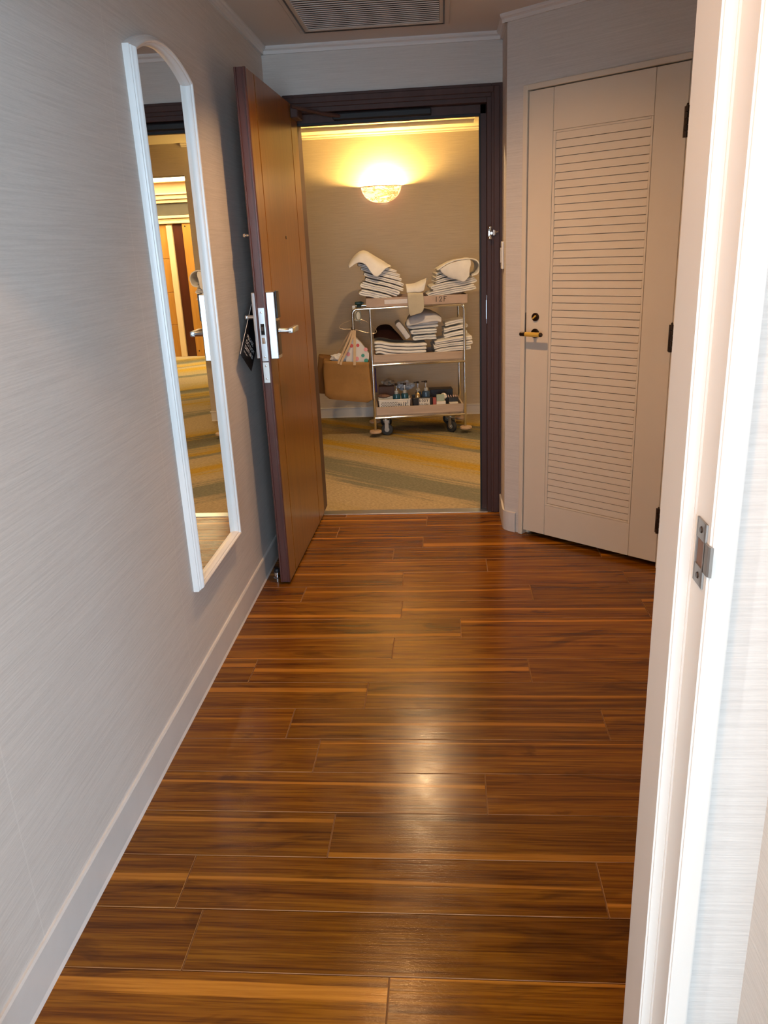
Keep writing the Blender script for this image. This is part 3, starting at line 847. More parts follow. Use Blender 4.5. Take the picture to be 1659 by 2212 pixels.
# ---- wall mirror
MY0, MY1, MZ0, MZS, RISE = 2.455, 3.020, .385, 2.070, .068
mr = empty('wall_mirror', (LX, (MY0 + MY1) / 2, MZ0)); tag(mr, 'tall arched wall mirror in a white moulded frame on the left wall', 'mirror')
hw = (MY1 - MY0) / 2; HS = MZS - MZ0
fprof = [(0, 0), (0, .017), (.0015, .0195), (.004, .020), (.0055, .0245), (.008, .026), (.0095, .030), (.013, .0345), (.017, .0355), (.021, .0335), (.0225, .028), (.026, .027), (.029, .022), (.030, .012), (.030, 0)]   # (inwards, off the wall)
def arch_pts(inset, n=22):
    """outline y,z of the frame at an inset, closed, starting bottom-left"""
    h = hw - inset
    Rr = (hw ** 2 + RISE ** 2) / (2 * RISE)
    cz = HS + RISE - Rr; r_ = Rr - inset
    zs = cz + math.sqrt(max(r_ ** 2 - h ** 2, 0))
    pts = [(-h, inset), (-h, zs)]
    a0 = math.atan2(zs - cz, -h); a1 = math.atan2(zs - cz, h)
    for k in range(1, n): 
        a = a0 + (a1 - a0) * k / n
        pts.append((r_ * math.cos(a), cz + r_ * math.sin(a)))
    pts += [(h, zs), (h, inset)]
    return pts
outl = [arch_pts(i) for i, _ in fprof]
NP = len(outl[0])
def frame_seg(name, i0, i1):
    b_ = MB(); rings = []
    for k in range(i0, i1 + 1):
        rings.append([b_.bm.verts.new((off_, outl[j][k % NP][0], outl[j][k % NP][1])) for j, (_, off_) in enumerate(fprof)])
    for A_, B_ in zip(rings, rings[1:]):
        for j in range(len(fprof) - 1):
            b_.bm.faces.new((A_[j], A_[j + 1], B_[j + 1], B_[j]))
    o = b_.build(name, 'mirror_frame_paint', mr, smooth=True)
    return o
frame_seg('frame_side', 0, 1); frame_seg('frame_arch', 1, NP - 2); frame_seg('frame_side', NP - 2, NP - 1); frame_seg('frame_rail', NP - 1, NP)
b_ = MB(); pts = arch_pts(.027); b_.bm.faces.new([b_.bm.verts.new((.012, y, z)) for y, z in pts]); gl_ = b_.build('mirror_glass', 'mirror_glass', mr, recalc=False)
if gl_.data.polygons[0].normal.x < 0: gl_.data.flip_normals()
b_ = MB(); 
A_ = [b_.bm.verts.new((.004, y, z)) for y, z in arch_pts(.020)]; b_.bm.faces.new(A_); b_.build('back_board', 'dark_void', mr)

# ---- do-not-disturb card on the inner lever
T_, L_, B_ = Vector((-.835, 3.45, 1.296)), Vector((-.861, 3.30, 1.094)), Vector((-.846, 3.40, 1.006))
ex = (B_ - L_); wd = ex.length; ex.normalize()
ey = (T_ - L_); ey = (ey - ex * ey.dot(ex)); ht = ey.length; ey.normalize()
ez = ex.cross(ey)
Mc = Matrix((ex, ey, ez)).transposed().to_4x4(); Mc.translation = L_
if ez.y > 0: pass
dc = bpy.data.objects.new('hanging_card', None); COL.objects.link(dc); dc.matrix_world = Mc
tag(dc, 'black please do not disturb card hanging behind the open brown door', 'door hanger')
nsg = 1 if (ez.dot(Vector((0, 0, CAM_H)) - L_) > 0) else -1
MB().box((0, 0, -.0006), (wd, ht, .0006)).build('card', 'black_card', dc)
MB().tube([(-.0005, 0, 0), (-.0005, ht, 0)], .0009, 6).build('card_edge', 'white_print', dc)
def text_mesh(name, s, size, mt, parent, M, align='LEFT', ext=.0):
    cu = bpy.data.curves.new(name, 'FONT'); cu.body = s; cu.size = size; cu.align_x = align; cu.extrude = ext
    to = bpy.data.objects.new(name + '_tmp', cu); COL.objects.link(to)
    bpy.context.view_layer.update()
    dg = bpy.context.evaluated_depsgraph_get()
    me = bpy.data.meshes.new_from_object(to.evaluated_get(dg))
    bpy.data.objects.remove(to); bpy.data.curves.remove(cu)
    me.transform(M); me.name = name
    o = bpy.data.objects.new(name, me); COL.objects.link(o); me.materials.clear(); me.materials.append(MAT[mt]); o.parent = parent
    return o
for i, s_ in enumerate(('PLEASE', 'DO NOT', 'DISTURB')):
    text_mesh('lettering', s_, .024, 'white_print', dc, Matrix.Translation((.022, .100 - i * .026, .0012 * nsg)))
text_mesh('lettering', 'thank you', .010, 'white_print', dc, Matrix.Translation((.022, .030, .0012 * nsg)))

# ================================================================== CORRIDOR AND LOBBY
HX0, HX1 = -3.6, 4.6
LBX = .455            # corridor far wall ends here, the lobby opens
struct(MB().box((HX0, YE, 0), (LX - .12, YH, 2.7)).build('wall_corridor_near_left', 'hall_wallpaper'))
struct(MB().box((XRW + .1, YE, 0), (HX1, YH, 2.7)).build('wall_corridor_near_right', 'hall_wallpaper'))
struct(MB().box((LX - .12, YH - .001, 2.2), (XRW + .1, YH + .004, 2.7)).build('wall_corridor_near_top', 'hall_wallpaper'))
struct(MB().box((HX0, HF, 0), (LBX, HF + .15, 2.7)).build('wall_corridor_far', 'hall_wallpaper'), 'beige wallpaper wall of the corridor behind the linen cart')
struct(MB().box((HX0 - .1, YE, 0), (HX0, HF + .15, 2.7)).build('wall_corridor_left', 'hall_wallpaper'))
struct(MB().box((HX1, YE, 0), (HX1 + .1, 12.4, 2.7)).build('wall_corridor_right', 'hall_wallpaper'))
struct(MB().box((LBX - .15, HF + .15, 0), (LBX, 12.2, 2.7)).build('wall_lobby_side', 'hall_wallpaper'))
struct(MB().box((LBX, HF, 2.15), (HX1, HF + .15, 2.7)).build('wall_lobby_header', 'hall_wallpaper'), 'header beam over the lobby opening')
struct(MB().box((HX0, YE, -.12), (HX1, 12.4, 0.0)).build('floor_corridor', 'carpet'), 'corridor carpet with ochre, grey and beige brush strokes')
# ceiling with a shallow recess
w = MB()
RX0, RX1, RY0, RY1 = -3.2, .270, YH + .2, 6.985
for lo, hi in (((HX0, YH, HC), (HX1, RY0, HC + .12)), ((HX0, RY1, HC), (HX1, HF, HC + .12)), ((HX0, RY0, HC), (RX0, RY1, HC + .12)), ((RX1, RY0, HC), (HX1, RY1, HC + .12)), ((RX0, RY0, HC + .028), (RX1, RY1, HC + .12))):
    w.box(lo, hi)
struct(w.build('ceiling_corridor', 'hall_ceiling'), 'corridor ceiling with a shallow recessed panel')
b_ = MB()
for lo, hi in (((RX0, RY1 - .012, HC - .002), (RX1, RY1, HC + .010)), ((RX1 - .012, RY0, HC - .002), (RX1, RY1, HC + .010))):
    b_.box(lo, hi)
struct(b_.build('trim_8', 'hall_ceiling'))
crown_run('trim_9', (HX0, HF, HC), (LBX, HF, HC), (0, -1, 0), 'hall_ceiling', .9)
struct(MB().box((LBX, HF + .15, 2.56), (HX1, 12.4, 2.66)).build('ceiling_lobby', 'hall_ceiling'))
base_run('baseboard_corridor', (HX0, HF, 0), (LBX, HF, 0), (0, -1, 0), h=.090, t=.014)
b_ = MB(); b_.box((HX0, HF - .020, .082), (LBX + .01, HF, .094), .002, 1)
struct(b_.build('trim_10', 'base_vinyl'))
# lobby far wall with door casing, seen only in the mirror
LY = 12.18
struct(MB().box((LBX - .15, LY, 0), (HX1, LY + .15, 2.7)).build('wall_lobby_far', 'lobby_cream'))
lb = struct(empty('trim_11', (2.1, LY, 0)), 'cream casing and wood panels of the lobby wall in the mirror')
def lbx(name, x0, x1, z0, z1, d, mt): return MB().box((x0 - 2.1, -d, z0), (x1 - 2.1, 0, z1), .004, 1).build(name, mt, lb)
lbx('wood_panel', 1.2, 2.095, 0, 1.94, .05, 'lobby_wood'); lbx('dark_panel', 2.095, 2.245, 0, 1.94, .02, 'lobby_dark_wood')
lbx('casing', 2.250, 2.335, 0, 1.92, .06, 'lobby_cream')
for k in range(4): lbx('wall_panel', 2.340, 3.6, .485 * k, .485 * k + .48, .03, 'lobby_wood')
lbx('header', 1.2, 3.6, 1.945, 1.985, .07, 'lobby_cream'); lbx('header', 1.2, 3.6, 1.988, 2.015, .055, 'lobby_cream'); lbx('header', 1.2, 3.6, 2.018, 2.055, .085, 'lobby_cream')
lbx('dark_band', 1.2, 3.6, 2.06, 2.225, .02, 'lobby_band')
lbx('cornice', .6, 4.4, 2.230, 2.275, .06, 'lobby_cream'); lbx('cornice', .6, 4.4, 2.278, 2.335, .10, 'lobby_cream'); lbx('cornice', .6, 4.4, 2.338, 2.36, .14, 'lobby_cream')
for zz in (1.90, .08):
    MB().lathe([(0, -.004), (.008, -.004), (.011, 0)], (-.05, -.05, zz), 10, 'Y').build('bolt', 'dark_void', lb)
lp = empty('ceiling_light_panel', (2.2, 11.35, 2.56)); tag(lp, 'glowing light panel of the lobby ceiling seen in the mirror', 'ceiling light')
MB().box((-1.6, -.62, -.05), (1.6, .62, -.02), .01, 1).build('diffuser', 'lobby_lamp', lp)
b_ = MB()
for lo, hi in (((-1.66, -.68, -.06), (1.66, -.62, -.001)), ((-1.66, .62, -.06), (1.66, .68, -.001)), ((-1.66, -.62, -.06), (-1.6, .62, -.001)), ((1.6, -.62, -.06), (1.66, .62, -.001))): b_.box(lo, hi, .004, 1)
b_.build('frame', 'lobby_cream', lp)

# corridor downlights
downlight('ceiling_downlight', (-.22, 5.06, HC + .028), .06, 'hall_lamp', 'corridor downlight just outside the entry door')
downlight('ceiling_downlight', (2.0, 5.9, HC), .06, 'hall_lamp', 'additional unseen corridor downlight near the lobby opening')  # extra lamp out of view, added for the corridor light

# ---- sconce
SX, SZ = -.520, 1.976
sc_ = empty('wall_sconce', (SX, HF, SZ)); tag(sc_, 'glowing half-bowl alabaster sconce on the corridor wall above the cart', 'sconce')
b_ = MB()
prof = []
for k in range(13):
    a = k / 12 * math.pi / 2
    prof.append((.172 * math.cos(a) ** .8 if k < 12 else 0.0, -.128 * math.sin(a) ** 1.15))
b_.lathe([(max(r_, 0), h_) for r_, h_ in prof], (0, 0, 0), 32, 'Z', math.pi, 2 * math.pi)
for v in b_.bm.verts: v.co.y *= .85
bowl = b_.build('glass_bowl', 'alabaster', sc_, smooth=True)
sm = bowl.modifiers.new('thickness', 'SOLIDIFY'); sm.thickness = .005; sm.offset = -1
b_ = MB(); b_.tube([(.174 * math.cos(a), .85 * .174 * math.sin(a), 0) for a in [math.pi + math.pi * k / 24 for k in range(25)]], .0035, 6); b_.build('rim', 'bumper_tan', sc_)
MB().lathe([(0, -.032), (.018, -.026), (.028, -.008), (.028, .008), (.018, .026), (0, .032)], (.02, -.095, -.030), 16).build('bulb', 'sconce_bulb', sc_, smooth=True)
MB().box((-.03, -.03, -.09), (.05, -.001, -.03), .004, 1).build('lamp_holder', 'white_trim', sc_)


# ================================================================== LINEN CART AND WHAT IT CARRIES
CO = Vector((-.600, 6.37, 0)); CROT = R(5.5)
cex = Vector((math.cos(CROT), math.sin(CROT), 0)); cey = Vector((-math.sin(CROT), math.cos(CROT), 0))
def LC(u, v, dy=0.0):
    """pixel -> cart coordinates on the plane dy behind the cart's front"""
    r = pray(u, v); o = Vector((0, 0, CAM_H)); q0 = CO + cey * dy
    t = (q0 - o).dot(cey) / r.dot(cey)
    p = o + r * t - CO
    return Vector((p.dot(cex), dy, p.z))
MCART = Matrix.Translation(CO) @ Matrix.Rotation(CROT, 4, 'Z')
CW, CDP = .757, .40
ct = empty('linen_cart', CO, CROT); tag(ct, 'chrome three-tier linen cart with tan tray boards in the corridor', 'cart')
ZTOP, ZMID, ZBOT = 1.035, .592, .158
TR = .0115
def corner_path(pts, r, n=6):
    out = [Vector(pts[0])]
    for a, b, c in zip(pts, pts[1:], pts[2:]):
        a, b, c = Vector(a), Vector(b), Vector(c)
        p = b + (a - b).normalized() * r; q = b + (c - b).normalized() * r
        for k in range(n + 1):
            t = k / n; out.append(p * (1 - t) ** 2 + b * 2 * t * (1 - t) + q * t ** 2)
    out.append(Vector(pts[-1])); return out
XL, XRC = 0.012, CW
for dy, nm in ((0.0, 'front'), (CDP, 'back')):
    # bent tube: right post up, over the top rail, on to the push handle
    pth = corner_path([(XRC, dy, .055), (XRC, dy, ZTOP), (-.128, dy, ZTOP), (-.128, dy, ZTOP - .150)], .045)
    b_ = MB(); b_.tube(pth, TR, 12); b_.build('bent_tube', 'chrome', ct, smooth=True)
    b_ = MB(); b_.tube([(XL, dy, .045), (XL, dy, ZTOP)], TR, 12); b_.build('post', 'chrome', ct, smooth=True)
    for z in (ZMID, ZBOT):
        b_ = MB(); b_.tube([(XL, dy - .002, z), (XRC, dy - .002, z)], TR * .95, 12); b_.build('rail', 'chrome', ct, smooth=True)
b_ = MB(); b_.tube([(-.128, 0, ZTOP - .140), (-.128, CDP, ZTOP - .140)], TR, 12); b_.build('push_handle', 'chrome', ct, smooth=True)
for x in (XL, XRC):
    for z in (ZMID, ZBOT):
        b_ = MB(); b_.tube([(x, 0, z), (x, CDP, z)], TR * .9, 10); b_.build('rail', 'chrome', ct, smooth=True)
def tray(z0, z1, wall=.014):
    o = empty('tray', (0, 0, 0)); o.parent = ct
    x0, x1, y0, y1 = XL + .013, XRC - .013, .010, CDP - .010
    MB().box((x0, y0, z0), (x1, y1, z0 + .010)).build('tray_base', 'tray_board', o)
    MB().box((x0, y0, z0), (x1, y0 + wall, z1), .002, 1).build('tray_side', 'tray_board', o)
    MB().box((x0, y1 - wall, z0), (x1, y1, z1), .002, 1).build('tray_side', 'tray_board', o)
    MB().box((x0, y0 + wall, z0), (x0 + wall, y1 - wall, z1), .002, 1).build('tray_side', 'tray_board', o)
    MB().box((x1 - wall, y0 + wall, z0), (x1, y1 - wall, z1), .002, 1).build('tray_side', 'tray_board', o)
tray(ZMID + .010, .670); tray(ZBOT + .010, .243)
MB().box((XL, -.005, ZTOP + .002), (XRC, CDP + .005, ZTOP + .012)).build('top_board', 'tray_board', ct)
# casters
def caster(x, y, yaw, big=True):
    o = empty('caster', (x, y, 0), yaw); o.parent = ct
    MB().lathe([(0, -.016), (.030, -.016), (.046, -.014), (.049, -.008), (.050, 0), (.049, .008), (.046, .014), (.030, .016), (0, .016)], (0, 0, .050), 28, 'X').build('tyre', 'tyre', o, smooth=True)
    MB().lathe([(0, -.019), (.020, -.019), (.022, -.015), (.022, .015), (.020, .019), (0, .019)], (0, 0, .050), 16, 'X').build('hub', 'zinc', o, smooth=True)
    f = MB()
    for s_ in (-1, 1):
        f.poly_prism([(s_ * .021, -.016), (s_ * .024, -.016), (s_ * .024, .016), (s_ * .021, .016)], .042, .128)
        f.lathe([(0, 0), (.008, 0), (.008, .004), (0, .004)] if s_ > 0 else [(0, -.004), (.008, -.004), (.008, 0), (0, 0)], (s_ * .024, 0, .052), 10, 'X')
    f.box((-.026, -.020, .124), (.026, .030, .131)); f.lathe([(0, .131), (.020, .131), (.020, .150), (0, .150)], (0, .012, 0), 14)
    f.build('fork', 'zinc', o)
caster(.110, .045, R(78)); caster(.650, .050, R(38)); caster(.110, CDP - .045, R(70)); caster(.650, CDP - .045, R(50))
for x, y in ((XL, 0), (XRC + .005, 0), (XL, CDP), (XRC, CDP)):
    b_ = MB(); b_.lathe([(0, .034), (.045, .034), (.050, .038), (.050, .050), (.046, .054), (.016, .056), (0, .056)], (x, y, 0), 24); b_.build('corner_bumper', 'bumper_tan', ct, smooth=True)

# ---- cardboard tray on top
bx = empty('cardboard_tray', tuple(MCART @ Vector((CW / 2, CDP / 2, ZTOP + .012))), CROT)
tag(bx, 'shallow worn cardboard box marked 12F on top of the linen cart', 'box')
bl, bh = .395, .066
for lo, hi in (((-bl, -.205, 0), (bl + .008, .205, .004)), ((-bl, -.209, 0), (bl + .008, -.205, bh)), ((-bl, .205, 0), (bl + .008, .209, bh)), ((-bl, -.205, 0), (-bl + .004, .205, bh)), ((bl + .004, -.205, 0), (bl + .008, .205, bh))):
    MB().box(lo, hi).build('board', 'box_board', bx)
b_ = MB(); b_.box((-.25, -.2105, .018), (-.07, -.2088, .050)); b_.build('worn_sticker', 'sticker', bx)
def strokes(name, lines, M, parent, r=.0022, mt='black_ink'):
    b_ = MB()
    for ln in lines:
        b_.tube([(x, 0, z) for x, z in ln], r, 5)
    return b_.build(name, mt, parent, M=M)
G = {'1': [[(.5, 1), (.45, 0)]], '2': [[(0, .75), (.25, 1), (.7, .95), (.75, .65), (.1, .05), (.85, .08)]], 'F': [[(.2, 1), (.15, 0)], [(.0, .95), (.9, 1)], [(.1, .55), (.7, .6)]],
     'H': [[(0, 1), (.05, 0)], [(.8, 1), (.75, 0)], [(0, .5), (.8, .55)]], 'A': [[(0, 0), (.45, 1), (.85, 0)], [(.2, .4), (.7, .4)]], 'I': [[(.45, 1), (.42, 0)], [(.27, .99), (.63, 1)], [(.22, 0), (.63, .01)]],
     'R': [[(.1, 0), (.12, 1), (.75, .85), (.7, .55), (.1, .5), (.8, 0)]], 'B': [[(.1, 0), (.1, 1), (.65, .85), (.15, .55), (.8, .35), (.1, 0)]], 'O': [[(.45, 1), (.05, .6), (.3, 0), (.8, .3), (.75, .85), (.45, 1)]],
     'D': [[(.1, 0), (.12, 1), (.7, .8), (.75, .3), (.1, 0)]], 'Y': [[(.0, 1), (.4, .5)], [(.85, 1), (.3, 0)]], 'W': [[(0, 1), (.2, 0), (.45, .7), (.7, 0), (.95, 1)]], 'S': [[(.8, .95), (.2, .9), (.2, .6), (.75, .45), (.7, .05), (.05, .05)]]}
def word(s, x, z, w, h, gap=1.25):
    out = []
    for i, ch in enumerate(s):
        out += [[(x + (i * gap + a) * w, z + b * h) for a, b in ln] for ln in G[ch]]
    return out
strokes('handwriting', word('12F', .145, .018, .028, .038), Matrix.Translation((0, -.2095, 0)), bx)
# illegible scrawl on the sticker
strokes('scrawl', [[(-.245 + .017 * k + random.uniform(-.004, .004), .022 + random.uniform(0, .024)), (-.240 + .017 * k, .022 + random.uniform(0, .024)), (-.236 + .017 * k, .022 + random.uniform(0, .024))] for k in range(10)], Matrix.Translation((0, -.2108, 0)), bx, .0018, 'paper_white')

# ---- cloth builders
def smooth_path(pts, n):
    """Catmull-Rom through pts, n samples by length"""
    pts = [Vector(p) for p in pts]
    P = [pts[0] * 2 - pts[1]] + pts + [pts[-1] * 2 - pts[-2]]
    dense = []
    for i in range(1, len(P) - 2):
        for k in range(12):
            t = k / 12
            a, b, c, d = P[i - 1], P[i], P[i + 1], P[i + 2]
            dense.append(0.5 * ((2 * b) + (c - a) * t + (2 * a - 5 * b + 4 * c - d) * t * t + (3 * b - a - 3 * c + d) * t ** 3))
    dense.append(pts[-1])
    L = [0.0]
    for a, b in zip(dense, dense[1:]): L.append(L[-1] + (b - a).length)
    out = []; j = 0
    for k in range(n):
        s = L[-1] * k / (n - 1)
        while j < len(L) - 2 and L[j + 1] < s: j += 1
        seg = max(L[j + 1] - L[j], 1e-9)
        out.append(dense[j].lerp(dense[j + 1], min(max((s - L[j]) / seg, 0), 1)))
    return out
def wob(p, s, a):
    return Vector((noise.noise(p * s), noise.noise(p * s + Vector((7.3, 1, 2))), noise.noise(p * s + Vector((3, 9, 4))))) * a
YROWS = (0.0, .018, .055, .14, .30, .5, .70, .86, .945, .982, 1.0)
YTHICK = (.50, .84, .97, 1, 1, 1, 1, 1, .97, .84, .50)
def ribbon(path, th, y0, y1, name, mt, jit=.004, n=None, seed=0.0):
    """cloth strip: 2D centreline (cart x,z) swept in y, thickness th, soft rounded edges.
    The wrinkles come from one noise field, so stacked pieces follow each other."""
    n = n or max(16, len(path) * 8)
    c = smooth_path([Vector((p[0], 0, p[1])) for p in path], n)
    b_ = MB(); rings = []
    ny = len(YROWS)
    for i, p in enumerate(c):
        t = (c[min(i + 1, n - 1)] - c[max(i - 1, 0)]).normalized()
        nn = Vector((-t.z, 0, t.x))
        ring = []
        ends = min(i, n - 1 - i)
        sh = 1.0 if ends > 1 else (.55 if ends == 0 else .9)
        d0 = noise.noise(Vector((i * .06 + seed, seed * 3, 0))) * .010
        for side in (1, -1):
            for k in (range(ny) if side == 1 else range(ny - 1, -1, -1)):
                f = YROWS[k]
                q = p + nn * side * th / 2 * sh * YTHICK[k]
                q = Vector((q.x, y0 + (y1 - y0) * f + d0 * (1 - f), q.z))
                q += wob(q, 7.0, jit) + wob(q, 22.0, jit * .28)
                ring.append(b_.bm.verts.new(q))
        rings.append(ring)
    m_ = len(rings[0])
    for A_, B_ in zip(rings, rings[1:]):
        for k in range(m_): b_.bm.faces.new((A_[k], A_[(k + 1) % m_], B_[(k + 1) % m_], B_[k]))
    b_.bm.faces.new(rings[0][::-1]); b_.bm.faces.new(rings[-1])
    o = b_.build(name, mt, smooth=True)
    o.matrix_world = MCART
    return o
def hairpin(a, b, sep, turns=1, bow=0.0):
    """folded towel centreline from a (fold end) to b (open end); layers stacked by sep"""
    a, b = Vector(a), Vector(b); d = (b - a).normalized(); nn = Vector((-d.y, d.x))
    if nn.y < 0: nn = -nn
    L = (b - a).length
    pts = []
    def lay(off, rev):
        q = []
        for k in range(5):
            t = k / 4
            q.append(a + d * (sep * .5 + (L - sep) * t) + nn * (off + bow * math.sin(math.pi * t)))
        return q[::-1] if rev else q
    for k in range(turns + 1):
        off = (k - turns / 2) * sep
        rev = k % 2 == 0
        seg = lay(off, rev)
        pts += seg
        if k < turns:
            if rev: pts.append(a - d * sep * .05 + nn * (off + sep / 2 + 0))
            else: pts.append(b + d * sep * .05 + nn * (off + sep / 2))
    return [(p.x, p.y) for p in pts]
def px2(pts, dy=0.0):
    return [(LC(u, v, dy).x, LC(u, v, dy).z) for u, v in pts]
def towel(a, b, sep, label, group, mt='towel_white', dy=(.03, .34), turns=1, bow=0.0, seed=1.0, name='folded_towel', fill=1.05):
    (ax, az), (bx_, bz) = px2([a, b], dy[0])
    pth = hairpin((ax, az), (bx_, bz), sep, turns, bow)
    o = ribbon(pth, sep * fill, dy[0], dy[1], name, mt, seed=seed, jit=.0085, n=26 * (turns + 1))
    recentre(o)
    return tag(o, label, 'towel', group)
def sheet(curves, th, name, mt, n=18, jit=.004, sub=1):
    """draped cloth lofted through curves of (u, v, dy) pixels at cart depth dy"""
    rows_ = [smooth_path([LC(*p) for p in cv], n) for cv in curves]
    rows2 = []
    cols = [smooth_path([r_[i] for r_ in rows_], max(5, 3 * len(rows_))) for i in range(n)]
    b_ = MB()
    V = [[b_.bm.verts.new(q + wob(q, 14.0, jit)) for q in cl_] for cl_ in cols]
    for A_, B_ in zip(V, V[1:]):
        for k in range(len(A_) - 1): b_.bm.faces.new((A_[k], A_[k + 1], B_[k + 1], B_[k]))
    o = b_.build(name, mt, smooth=True)
    o.matrix_world = MCART
    s_ = o.modifiers.new('thickness', 'SOLIDIFY'); s_.thickness = th; s_.offset = 0
    if sub:
        q = o.modifiers.new('smooth', 'SUBSURF'); q.levels = sub; q.render_levels = sub
    recentre(o)
    return o

# ---- top of the cart: left fan of towels (listed from the box upwards)
gL = 'white towels fanned out at the left end of the cart top'
left = [((777, 631), (845, 647), .0165, 'bottom rolled white towel of the left pile on the cart top'),
        ((779, 614), (862, 635), .0160, 'second white towel from the box in the left pile on the cart top'),
        ((790, 603), (873, 627), .0130, 'third white towel from the box in the left pile on the cart top'),
        ((787, 592), (873, 617), .0130, 'fourth white towel from the box in the left pile on the cart top'),
        ((781, 581), (868, 606), .0115, 'fifth white towel from the box in the left pile on the cart top'),
        ((774, 572), (864, 597), .0112, 'sixth white towel from the box in the left pile on the cart top'),
        ((773, 563.5), (857, 587.5), .0100, 'white towel just under the draped one in the left pile')]
for i, (a, c, s_, lab) in enumerate(left):
    towel(a, c, s_, lab, gL, seed=1.7 * i + 1, turns=2 if i < 2 else 1, bow=.006 if i > 1 else .002, dy=(.035 + .004 * i, .33), mt='towel_white')
o = sheet([[(754, 578, .30), (766, 560, .32), (786, 548, .32), (815, 560, .32), (845, 578, .30)],
           [(752, 576, .16), (763, 556, .17), (785, 541, .17), (815, 557, .17), (846, 576, .16)],
           [(752, 575, .05), (765, 558, .04), (786, 547, .03), (814, 566, .03), (843, 577, .05)],
           [(753, 577, .012), (770, 566, .0), (787, 563, -.005), (803, 580, -.005), (838, 578, .01)],
           [(754, 580, .008), (772, 568, -.006), (789, 572, -.014), (812, 599, -.016), (833, 580, -.006)]], .007, 'draped_towel', 'towel_white', jit=.003)
tag(o, 'white towel draped over the left pile with a corner hanging in front', 'towel', gL)
# right pile
gR = 'white towels piled at the right end of the cart top'
right = [((1026, 619), (925, 640), .0155, 'bottom white towel of the right pile on the cart top'),
         ((1027, 604), (932, 624), .0155, 'second white towel from the box in the right pile on the cart top'),
         ((1006, 594.8), (938, 611), .0125, 'third white towel from the box in the right pile on the cart top'),
         ((1000, 587), (938, 602), .0125, 'fourth white towel from the box in the right pile on the cart top'),
         ((990, 579.5), (940, 593.5), .0095, 'fifth white towel from the box in the right pile on the cart top'),
         ((1000, 572), (948, 584.5), .0070, 'white towel just under the curled one in the right pile')]
for i, (a, c, s_, lab) in enumerate(right):
    towel(a, c, s_, lab, gR, seed=31 + 2.3 * i, turns=2 if i < 2 else 1, bow=.006, dy=(.035 + .004 * i, .33))
pth = px2([(945, 583), (960, 573.5), (980, 565), (1000, 560.5), (1018, 559), (1032, 565), (1036.5, 577), (1031, 590), (1018, 595)], 0.0)
o = ribbon(pth, .013, -.004, .30, 'curled_towel', 'towel_white', seed=44, jit=.008, n=60)
recentre(o)
fl_ = sheet([[(950, 582, -.004), (972, 569, -.006), (996, 562.5, -.007), (1016, 560.5, -.006)], [(955, 590, -.002), (976, 581, -.010), (998, 574, -.015), (1018, 569, -.012)],
             [(965, 597, .002), (984, 593, -.012), (1002, 588, -.020), (1015, 583, -.016)], [(976, 601, .004), (992, 606, -.010), (1003, 609, -.018), (1014, 596, -.012)]], .007, 'hanging_flap', 'towel_white', jit=.003)
fl_.parent = o; fl_.matrix_parent_inverse = o.matrix_basis.inverted()
tag(o, 'white towel curled over the right pile of the cart top', 'towel', gR)
# middle drape and hanging cloth
o = sheet([[(876, 616, .28), (893, 614, .28), (912, 608, .28), (926, 603, .28)],
           [(876, 615, .14), (893, 613, .14), (910, 606, .14), (922, 601, .14)],
           [(878, 625, .07), (893, 622, .06), (908, 618, .06), (920, 608, .06)],
           [(878, 633, .055), (893, 632, .05), (906, 632, .05), (916, 628, .055)]], .006, 'draped_towel', 'towel_white', jit=.002)
tag(o, 'cream towel sagging between the two towel piles on the cart top', 'towel')
o = sheet([[(880, 634, .018), (897, 634, .018), (914, 634, .018)], [(880, 634, -.018), (897, 634, -.019), (914, 634, -.018)],
           [(881, 652, -.026), (898, 652, -.028), (916, 652, -.026)], [(883, 672, -.026), (899, 673, -.030), (915, 669, -.026)], [(886, 683, -.026), (897, 680, -.030), (910, 676, -.026)]], .005, 'washcloth', 'waffle_cloth', jit=.001)
tag(o, 'tan waffle washcloth hanging over the front of the cardboard box', 'washcloth')

# ---- middle shelf
gM = 'white sheets folded flat on the left of the middle shelf'
for i, (y_, lab) in enumerate(((764, 'lowest flat white sheet on the left of the middle shelf'), (757, 'second flat white sheet on the left of the middle shelf'), (750, 'third flat white sheet on the left of the middle shelf'), (743, 'top flat white sheet in front of the brown cloth on the middle shelf'))):
    pts = px2([(811 - i * .8, y_ - 1), (822, y_ - 3 + i * .3), (850, y_ + 2.6 - i * .2), (885, y_ + 3.4), (922 - (3 - i) * 1.0, y_ + 1.5 + (3 - i) * .3)], .03)
    o = ribbon([(p[0], p[1]) for p in pts], .0215, .03, .35, 'folded_sheet', 'towel_white', seed=50, jit=.005, n=48)
    recentre(o); tag(o, lab, 'sheet', gM)
gT = 'thick bath towels stacked in the centre of the middle shelf'
for i, (a, c, s_, lab) in enumerate((((893, 732), (946, 727), .0195, 'bottom thick pale blue towel of the centre stack on the middle shelf'),
                                     ((888, 719.5), (947, 713.5), .0195, 'middle thick pale blue towel of the centre stack on the middle shelf'),
                                     ((882, 706), (950, 698), .026, 'top thick pale blue towel of the centre stack on the middle shelf'))):
    towel(a, c, s_, lab, gT, mt='towel_blue', seed=70 + i * 3, turns=1, bow=.003, dy=(.06, .34), fill=.97)
o = sheet([[(880, 688, .33), (890, 675, .34), (915, 667, .34), (940, 675, .34), (951, 686, .33)],
           [(879, 690, .2), (890, 677, .2), (913, 670, .2), (940, 677, .2), (953, 687, .2)],
           [(878, 693, .09), (889, 685, .08), (912, 679, .08), (940, 678, .08), (954, 686, .09)],
           [(877, 699, .055), (889, 694.5, .05), (912, 690.5, .05), (940, 687, .05), (954, 690, .055)],
           [(878, 705, .048), (889, 703, .040), (912, 699, .038), (940, 695, .040), (953, 697, .048)]], .010, 'draped_towel', 'towel_grey', jit=.003)
